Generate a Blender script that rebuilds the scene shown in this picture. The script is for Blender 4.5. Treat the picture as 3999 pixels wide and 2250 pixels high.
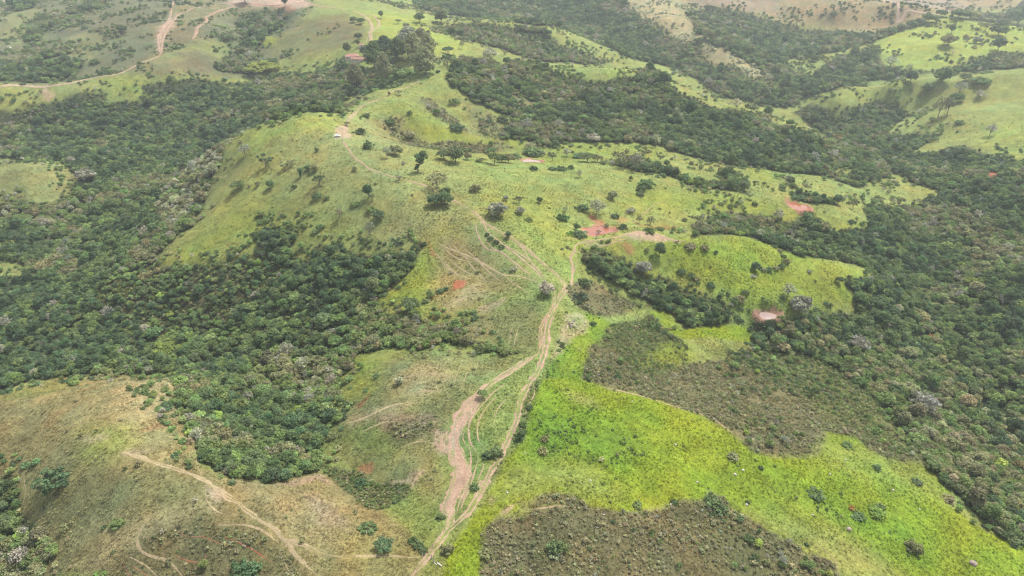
import bpy, bmesh, math, random
import numpy as np
from mathutils import Vector
scene = bpy.context.scene
for _o in list(bpy.data.objects):
    bpy.data.objects.remove(_o, do_unlink=True)
rng = np.random.default_rng(7)
random.seed(7)
R = math.radians

# ------------------------------------------------------------------ camera, sky, sun, exposure
CAM_H, PITCH = 180.0, 30.0            # metres above the ridge track, degrees below the horizon
FW, FH, FPX = 2576.0, 1449.0, 1740.0  # frame units in which the outlines below were measured
cam = bpy.data.cameras.new('camera')
cam.sensor_width = 36.0
cam.lens = 36.0 * FPX / FW
cam.clip_start, cam.clip_end = 1.0, 20000.0
camo = bpy.data.objects.new('camera', cam)
camo.location = (0, 0, CAM_H)
camo.rotation_euler = (R(90 - PITCH), 0, 0)
scene.collection.objects.link(camo)
scene.camera = camo
SUN_EL, SUN_AZ = 60.0, 46.0           # azimuth clockwise from +Y (the view direction)
world = bpy.data.worlds.new('World')
scene.world = world
world.use_nodes = True
wn = world.node_tree
wn.nodes.clear()
wo = wn.nodes.new('ShaderNodeOutputWorld')
bg = wn.nodes.new('ShaderNodeBackground')
sky = wn.nodes.new('ShaderNodeTexSky')
sky.sky_type = 'NISHITA'
sky.sun_disc = False
sky.sun_elevation = R(SUN_EL)
sky.sun_rotation = R(SUN_AZ)
sky.dust_density = 4.0
sky.air_density = 1.0
sky.ozone_density = 1.0
hs = wn.nodes.new('ShaderNodeHueSaturation')      # the cloud cover greys the sky
hs.inputs['Saturation'].default_value = 0.5
bg.inputs['Strength'].default_value = 0.12
wn.links.new(sky.outputs[0], hs.inputs['Color'])
wn.links.new(hs.outputs[0], bg.inputs['Color'])
wn.links.new(bg.outputs[0], wo.inputs['Surface'])
sun = bpy.data.lights.new('sun', 'SUN')
sun.energy = 2.7
sun.angle = R(5.0)
sun.color = (1.0, 0.965, 0.90)
suno = bpy.data.objects.new('sun', sun)
sd = Vector((math.cos(R(SUN_EL)) * math.sin(R(SUN_AZ)), math.cos(R(SUN_EL)) * math.cos(R(SUN_AZ)), math.sin(R(SUN_EL))))
suno.rotation_euler = sd.to_track_quat('Z', 'Y').to_euler()
suno.location = (0, 0, 400)
scene.collection.objects.link(suno)
vs = scene.view_settings
scene.display_settings.display_device = 'sRGB'
vs.view_transform = 'Standard'
vs.look = 'None'
vs.gamma = 1.0
vs.use_curve_mapping = False
vs.exposure = 1.25
scene.cycles.use_denoising = True
scene.cycles.pixel_filter_type = 'BLACKMAN_HARRIS'
scene.cycles.filter_width = 1.25
scene.cycles.max_bounces = 6
scene.cycles.diffuse_bounces = 3
scene.cycles.volume_bounces = 1
scene.cycles.transparent_max_bounces = 8

# ------------------------------------------------------------------ landform
CP, SP = math.cos(R(PITCH)), math.sin(R(PITCH))
def ray(u, v):
    u = np.asarray(u, float); v = np.asarray(v, float)
    a = (u - FW / 2) / FPX; b = (FH / 2 - v) / FPX
    d = np.stack([a, CP + SP * b, -SP + CP * b], -1)
    return d / np.linalg.norm(d, axis=-1, keepdims=True)
def project(x, y, z):
    dx, dy, dz = x, y, z - CAM_H
    f = CP * dy - SP * dz; s = SP * dy + CP * dz
    f = np.where(f > 0.1, f, 0.1)
    return FW / 2 + FPX * dx / f, FH / 2 - FPX * s / f

# survey points: bearing and dip as seen from the drone, and the height of the ground there
SURVEY = """
1060,1449,0 1105,1380,0 1200,1240,0 1280,1080,1 1330,960,2 1365,880,2 1385,800,2 1415,730,3 1330,650,8 1270,590,12
1200,545,15 1110,490,18 1000,450,22 910,400,25 855,340,27 880,290,26 950,235,22 1040,190,20 1080,155,20 1000,140,20
930,110,22 935,60,26 860,30,30 750,0,33
700,322,24 600,334,12 540,450,-5 490,560,-15.5 400,640,-24.8 300,690,-32.2 240,750,-38.4 800,450,16 700,550,-1.2 620,620,-11.2
850,600,-1.2 950,600,3 1090,600,8 1000,540,12 700,440,12 800,370,24
870,235,-8.1 800,250,-15 700,285,-25 600,308,-31.9 480,440,-26 400,540,-32.2 300,640,-40.3 150,720,-46.5 0,770,-52.7
0,560,-40.3 0,440,-28.5 100,430,-27.9 200,450,-33.5 130,520,-38.4 0,640,-44.6 250,380,-42.5 150,340,-41.9 0,330,-40 400,330,-38.1 500,280,-30
300,250,-18.1 600,230,-20 700,220,-15 780,180,-8.1
0,216,-5 150,213,-5 260,188,0 400,140,8 415,80,16 440,20,24 560,60,20 700,10,32 545,170,-8.1 600,130,-1.9 640,80,4 680,40,16
500,130,8 480,180,-1.9 560,200,-14 400,200,-4
80,150,-11.9 100,90,-6 30,180,-10 200,100,4 300,60,12 60,10,10 200,10,14 350,10,18
800,90,16 760,120,8 700,145,-1.9 850,60,24 690,110,4
700,700,-17.4 600,750,-24.8 850,700,-10.5 950,720,-7.4 1050,780,-5 900,800,-17.4 750,850,-27.3 600,880,-36 400,860,-43.4 200,870,-49.6 0,920,-57
1200,680,1 1100,720,-3.1 1000,760,-8.7 1292,780,-0.6 1175,805,-5.6 1060,830,-10.5 900,870,-20.5 760,900,-28.5 1240,870,-3.1 1100,852,-7.4 1300,840,0
1100,890,-3.1 1000,900,-6.8 900,930,-13.6 1200,940,2 1100,1000,-0.6 950,1020,-6.8 880,1080,-11.2 850,1000,-17.4
1000,1150,-5 1130,1150,-1.9 900,1180,-10.5 1000,1230,-7.4 1030,1330,-3.1
950,1260,-10.5 860,1200,-13.6 800,1150,-16.7 720,1050,-22.3 650,980,-27.3 560,920,-33.5
1000,1400,-0.6 900,1390,-1.2 720,1330,0 550,1240,3 430,1180,5 330,1140,6 250,1100,4 430,1050,-1.9 440,970,-8.1 300,960,-11.8 150,980,-14.9 0,1010,-18.6
100,1080,-5.6 0,1100,-9.3 150,1190,-2.5 0,1150,-11.2 60,1260,-12.4 0,1350,-22.3 150,1340,-12.4 300,1330,-2.5 200,1400,-8.7 80,1449,-18.6 400,1340,-0.6 500,1310,0
550,1400,-5 450,1449,-8.7 650,1449,-5.6 750,1390,-1.9 620,1160,-5.6 550,1150,-2.5 700,1220,-5 850,1300,-3.7 800,1230,-7.4
1500,965,-0.6 1650,1005,-4.3 1790,1066,-9.3 1890,1130,-13 2000,1160,-16.1 2150,1200,-21.1 2300,1260,-26 2450,1330,-31 2576,1400,-35.3
1300,1150,0 1500,1100,-2.5 1500,1200,-2.5 1700,1200,-8.1 1400,1240,-0.6 1650,1280,-7.4 1900,1250,-14.3 2000,1350,-17.4 2200,1400,-24.8 2400,1449,-32.2
1350,1350,-3.1 1250,1449,-5.6 1500,1400,-6.8 1700,1400,-10.5 1850,1300,-13 1900,1449,-17.4
2100,1085,-22.3 1900,1050,-18 1750,980,-13.6 1600,900,-10.5 1500,880,-3.1 1540,830,-8.1 1480,800,-2.5 1650,830,-18 1800,900,-24.8 1900,850,-32.2
2000,950,-32.2 2150,1000,-36 2300,1080,-36 2450,1180,-39.7 2576,1280,-44.6
1440,760,1 1520,720,-7 1620,760,-15 1720,790,-21 1850,815,-24 1780,830,-21 1700,845,-18 1880,862,-28
1440,620,6 1550,605,7 1620,588,7 1750,600,2 1860,595,-1 2000,640,-8 2100,665,-17 2190,690,-29
1600,640,-0.6 1700,680,-8 1800,700,-10 1950,700,-13 1900,770,-18 1930,795,-21 2000,760,-18 2130,765,-29 2060,790,-27 1770,720,-13 1850,740,-15
1300,500,13 1400,560,7 1500,520,4 1300,440,15 1100,400,19 1200,430,17 1450,430,8 1500,420,6 1600,430,0 1700,470,-3.7 1850,490,-8.7 1900,520,-11.2
1700,540,-5.6 1600,560,1 1505,580,1 2007,518,-16.1 2100,540,-22.3 2180,570,-29.8 2000,570,-20.5 1900,560,-15.5 2070,480,-21.7
900,352,25 1000,367,22 1150,387,17 1300,416,11
1335,405,-1.6 1050,364,3 1200,374,-3.4 1400,390,-6.9 1550,385,-10.1 1650,395,-11.9 1750,420,-17.8 1900,450,-18 2050,470,-24.2 2150,480,-29.8
960,262,21 1010,285,18 1060,310,14 1120,335,7 1200,352,1 1060,256,15 1110,283,5 1160,316,-3.1 905,310,19 950,328,14 1050,230,18 1130,250,12 1200,300,5 1300,320,-1 980,333,9 1025,348,4 1090,250,19 1150,275,10 1230,330,0
1150,158,21 1250,163,20 1400,179,17 1500,186,14 1600,179,11 1700,206,4 1800,263,-6 1920,289,-16.9 2040,333,-31 2090,360,-34.8
1300,230,8 1500,260,0 1650,280,-8.1 1450,310,-4 1600,340,-10 1800,340,-20 1950,390,-27.1 1400,205,12
1072,38,22 1180,45,24 1290,52,20 1390,68,10 1480,100,-6 1560,140,-21.9 1200,85,14 1300,110,0 1400,140,-11.9 1250,135,4
1350,156,-8.1 1450,166,-18.1 1560,166,-28.1 1700,200,-41.9 1850,250,-50 2000,270,-56.9
1600,0,6 1700,40,0 1780,100,-14 1850,140,-26.9 1930,190,-40 2000,230,-51.9 1500,60,-25 1400,40,-18.1 1300,20,-14 1150,10,-8.1 1550,110,-34
1650,130,-38.1 1750,180,-45 1600,60,-16 1800,80,-34 1900,130,-41.9 1950,170,-50 2050,230,-56
1971,40,-20 2084,70,-29 2100,30,-6 2200,5,2 2250,60,-18.1 2150,80,-26 1850,20,-8.1 1750,10,-4
2350,45,0 2300,110,-20 2211,130,-33.1 2300,175,-39 2400,120,-18.1 2500,80,-8.1 2576,70,-5 2450,150,-28.1 2576,130,-20 2000,180,-49 2100,140,-38.1
2284,27,2 2384,37,2
1994,275,-56 2107,255,-43.1 2161,222,-36 2251,215,-28.1 2351,198,-20 2484,190,-10 2576,185,-5
2200,262,-51.9 2290,280,-53.1 2100,300,-61 2150,340,-64
2344,288,-41 2384,255,-35 2467,248,-26 2576,235,-16 2450,320,-36 2576,320,-26 2350,350,-51 2257,312,-56.9 2500,390,-39.1 2284,390,-52.6 2576,410,-36.6
2200,420,-54.4 2250,500,-40.9 2230,560,-40.3 2290,650,-44.6 2280,760,-47.7 2330,860,-50.2 2430,980,-52.7 2576,1100,-56.4
2450,470,-32.2 2576,500,-27.9 2400,560,-37.8 2500,650,-37.8 2576,650,-32.9 2480,760,-43.4 2576,800,-40.9 2500,900,-49 2576,1000,-51.5 2380,420,-47.6
2180,840,-41.5 2100,870,-38.4 2250,950,-43.4 2300,1000,-43.4
"""
# ground hidden behind a crest: bearing, dip and height of the crest, metres further on, height there
BEHIND = """
700,318,24,70,-4.4 600,326,12,60,-26.4 860,262,26,70,-2.3 950,228,22,60,2 800,290,26,80,0
1620,586,7,30,-3.4 1750,598,2,40,-8.2 1860,592,-1.2,45,-15 2000,636,-8.7,50,-27.2 2190,686,-24.8,40,-39.4
1250,160,20,110,-6.6 1400,176,17,130,-22 1600,176,11,150,-41.7 1800,260,-6,120,-52.7 1920,286,-16.9,90,-59.4
1180,42,24,140,-13.3 1290,49,20,140,-19.7
2161,219,-36,55,-52.7 2251,212,-28.1,60,-48.4 2400,192,-16.9,60,-37.4
2284,24,2,180,-49.5 2384,34,2,150,-49.5 2200,2,2,200,-33 2500,70,-5,150,-49.5
0,1000,-18.6,35,-40.8 150,970,-14.9,35,-39.4 300,950,-11.2,35,-37.4 150,210,-5,60,-17.6
300,1095,4,40,-2
"""
PLAIN = [(0, 60, -1.86), (-90, 70, -13.64), (90, 60, -13.64), (0, 0, -3.72), (-250, 60, -27.9), (250, 80, -31), (0, -200, -6.2), (-400, -300, -24.8),
         (400, -300, -31), (-350, 250, -52.7), (420, 260, -49.6), (-650, 500, -37.2), (750, 520, -37.2), (-900, 800, -12.4), (1000, 850, -15.5),
         (-1100, 1300, 0), (1250, 1350, -12.4), (-600, 1500, 10), (0, 1650, -6.2), (600, 1700, -15.5), (-300, 2100, -12.4), (400, 2200, -18.6),
         (-1600, 600, -18.6), (1600, 600, -18.6), (-2000, 2000, 0), (2000, 2000, -12.4), (0, 3000, -12.4), (-3000, 0, -18.6), (3000, 0, -18.6), (0, -3000, -18.6),
         (-2500, 3500, 0), (2500, 3500, -6.2), (-2500, -2500, -18.6), (2500, -2500, -18.6)]
pts = []
for tok in SURVEY.split():
    u, v, z = map(float, tok.split(','))
    d = ray(u, v); t = (z - CAM_H) / d[2]
    pts.append((d[0] * t, d[1] * t, z))
for tok in BEHIND.split():
    u, v, zc, back, z = map(float, tok.split(','))
    d = ray(u, v); t = (zc - CAM_H) / d[2]
    h = np.array(d[:2]) / np.hypot(d[0], d[1])
    p = np.array(d[:2]) * t + h * back
    pts.append((p[0], p[1], z))
pts += PLAIN
pts = np.array(pts)
SC = 400.0
PX = pts[:, :2] / SC
def _phi(r2):
    return 0.5 * r2 * np.log(r2 + 1e-12)
_n = len(PX)
_A = np.zeros((_n + 3, _n + 3))
_A[:_n, :_n] = _phi(((PX[:, None] - PX[None]) ** 2).sum(-1)) + np.eye(_n) * 6e-4
_A[:_n, _n] = 1; _A[:_n, _n + 1:] = PX
_A[_n, :_n] = 1; _A[_n + 1:, :_n] = PX.T
_W = np.linalg.solve(_A, np.concatenate([pts[:, 2], [0, 0, 0]]))

def _hash(ix, iy, seed):
    n = (ix.astype(np.int64) * 374761393 + iy.astype(np.int64) * 668265263 + seed * 1274126177) & 0x7fffffff
    n = ((n ^ (n >> 13)) * 1274126177) & 0x7fffffff
    return ((n ^ (n >> 16)) & 0xffff) / 65535.0
def vnoise(x, y, scale, seed=0):
    """smooth value noise in 0..1"""
    x = np.asarray(x, float) / scale + seed * 17.31; y = np.asarray(y, float) / scale - seed * 9.77
    ix = np.floor(x); iy = np.floor(y); fx = x - ix; fy = y - iy
    fx = fx * fx * (3 - 2 * fx); fy = fy * fy * (3 - 2 * fy)
    a = _hash(ix, iy, seed); b = _hash(ix + 1, iy, seed); c = _hash(ix, iy + 1, seed); d = _hash(ix + 1, iy + 1, seed)
    return (a + (b - a) * fx) * (1 - fy) + (c + (d - c) * fx) * fy
def fbm(x, y, scale, seed=0, oct=4):
    s = 0; a = 0.5; t = 0
    for i in range(oct):
        s = s + a * vnoise(x, y, scale / 2 ** i, seed + i); t += a; a *= 0.5
    return s / t
def base_h(x, y):
    x = np.asarray(x, float).ravel(); y = np.asarray(y, float).ravel()
    out = np.empty(len(x))
    for i in range(0, len(x), 20000):
        q = np.stack([x[i:i + 20000], y[i:i + 20000]], -1) / SC
        r2 = (q * q).sum(-1)[:, None] + (PX * PX).sum(-1)[None] - 2 * q @ PX.T
        out[i:i + 20000] = _phi(np.maximum(r2, 0)) @ _W[:_n] + _W[_n] + q @ _W[_n + 1:]
    return out
# the smooth landform on a grid, read back with a cubic
GX0, GY0, GS = -2600.0, -700.0, 8.0
gx = np.arange(GX0, 2600.1, GS); gy = np.arange(GY0, 4000.1, GS)
mx, my = np.meshgrid(gx, gy)
GZ = base_h(mx, my).reshape(mx.shape)
GZ = np.clip(GZ, -140, 60)
def _cub(z0, z1, z2, z3, t):
    return z1 + 0.5 * t * (z2 - z0 + t * (2 * z0 - 5 * z1 + 4 * z2 - z3 + t * (3 * (z1 - z2) + z3 - z0)))
def smooth_h(x, y):
    i = np.clip((np.asarray(x) - GX0) / GS, 1, GZ.shape[1] - 3.001); j = np.clip((np.asarray(y) - GY0) / GS, 1, GZ.shape[0] - 3.001)
    ii = np.floor(i).astype(int); jj = np.floor(j).astype(int); fx = i - ii; fy = j - jj
    rows = [_cub(GZ[jj + k, ii - 1], GZ[jj + k, ii], GZ[jj + k, ii + 1], GZ[jj + k, ii + 2], fx) for k in (-1, 0, 1, 2)]
    return _cub(*rows, fy)
def height(x, y):
    x = np.asarray(x, float); y = np.asarray(y, float)
    r = np.hypot(x, y)
    far = np.clip((r - 250) / 700, 0, 1)
    return (smooth_h(x, y) + (fbm(x, y, 60, 3, 3) - 0.5) * (3.0 + 7 * far) + (fbm(x, y, 14, 9, 3) - 0.5) * 1.0
            + (fbm(x, y, 180, 21, 2) - 0.5) * 14 * far)
_T = np.geomspace(60, 4000, 900)
def ground(u, v):
    """where a line of sight meets the ground (arrays)"""
    u = np.atleast_1d(np.asarray(u, float)); v = np.atleast_1d(np.asarray(v, float))
    d = ray(u, v)
    X = d[:, 0:1] * _T; Y = d[:, 1:2] * _T; Z = CAM_H + d[:, 2:3] * _T
    below = Z < height(X, Y)
    k = np.where(below.any(1), below.argmax(1), len(_T) - 1)
    k = np.maximum(k, 1)
    lo = _T[k - 1]; hi = _T[k]
    for _ in range(14):
        m = (lo + hi) / 2
        b = CAM_H + d[:, 2] * m < height(d[:, 0] * m, d[:, 1] * m)
        hi = np.where(b, m, hi); lo = np.where(b, lo, m)
    return np.stack([d[:, 0] * hi, d[:, 1] * hi], -1)

# ponds: the ground is levelled into a shallow basin  (bearing, dip, half width px, half depth ratio)
POND_SPEC = [(1931, 793, 18, 1.0, 'pink'), (1505, 580, 29, .95, 'red'), (1336, 406, 20, .95, 'pale'), (2007, 518, 19, 1.05, 'red')]
PONDS = []
_height0 = height
for u, v, w, k, c in POND_SPEC:
    g = ground(u, v)[0]
    z = float(_height0(g[0], g[1]))
    a = w * math.sqrt(g[0] ** 2 + g[1] ** 2 + (CAM_H - z) ** 2) / FPX
    PONDS.append((g[0], g[1], z - .3, a, a * k, c))
def pond_d(x, y, p):
    ang = np.arctan2(y - p[1], x - p[0])
    wob = 1 + .13 * np.sin(2 * ang + p[0]) + .08 * np.sin(3 * ang + 1.7) + .04 * np.sin(7 * ang)
    return np.hypot((x - p[0]) / p[3], (y - p[1]) / p[4]) / wob
def height(x, y):
    x = np.asarray(x, float); y = np.asarray(y, float)
    h = _height0(x, y)
    for p in PONDS:
        d = pond_d(x, y, p)
        w = np.clip((2.1 - d) / 1.0, 0, 1); w = w * w * (3 - 2 * w)
        h = h * (1 - w) + w * (p[2] + np.clip((d - 1.0) * 2.2, -0.7, 2.0))
    return h

# ------------------------------------------------------------------ land cover
def lin(c):
    c = np.asarray(c, float) / 255
    return np.where(c <= 0.04045, c / 12.92, ((c + 0.055) / 1.055) ** 2.4)
GAIN = 2.6
HUE = {k: lin(c) / GAIN for k, c in dict(
    pasture=(159, 170, 93), warm=(166, 172, 107), lime=(152, 170, 48), lush=(122, 158, 54), pale_lime=(172, 186, 84), dry=(162, 151, 102), olive=(147, 146, 98),
    tan=(186, 173, 126), straw=(200, 186, 138), scrub=(131, 126, 88), green_scrub=(104, 112, 66), forest=(84, 92, 57), thicket=(84, 88, 54),
    pink=(212, 182, 157), red=(188, 114, 86), far_olive=(125, 129, 92), far_tan=(168, 151, 106), far_pink=(172, 154, 128),
    green=(132, 156, 84), brown=(124, 110, 82), far_lime=(170, 186, 84)).items()}
def poly(s):
    q = np.array([[float(t) for t in p.split(',')] for p in s.split()])
    return ground(q[:, 0], q[:, 1])
def sdist(x, y, P):
    """signed distance to an outline, positive inside; arrays x, y"""
    d2 = np.full(len(x), 1e18); ins = np.zeros(len(x), bool)
    n = len(P)
    for i in range(n):
        ax, ay = P[i]; bx, by = P[(i + 1) % n]
        ex, ey = bx - ax, by - ay
        t = np.clip(((x - ax) * ex + (y - ay) * ey) / (ex * ex + ey * ey + 1e-9), 0, 1)
        d2 = np.minimum(d2, (x - ax - t * ex) ** 2 + (y - ay - t * ey) ** 2)
        if ay != by:
            c = (ay > y) != (by > y)
            ins ^= c & (x < ex * (y - ay) / ey + ax)
    return np.where(ins, 1, -1) * np.sqrt(d2)
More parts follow.
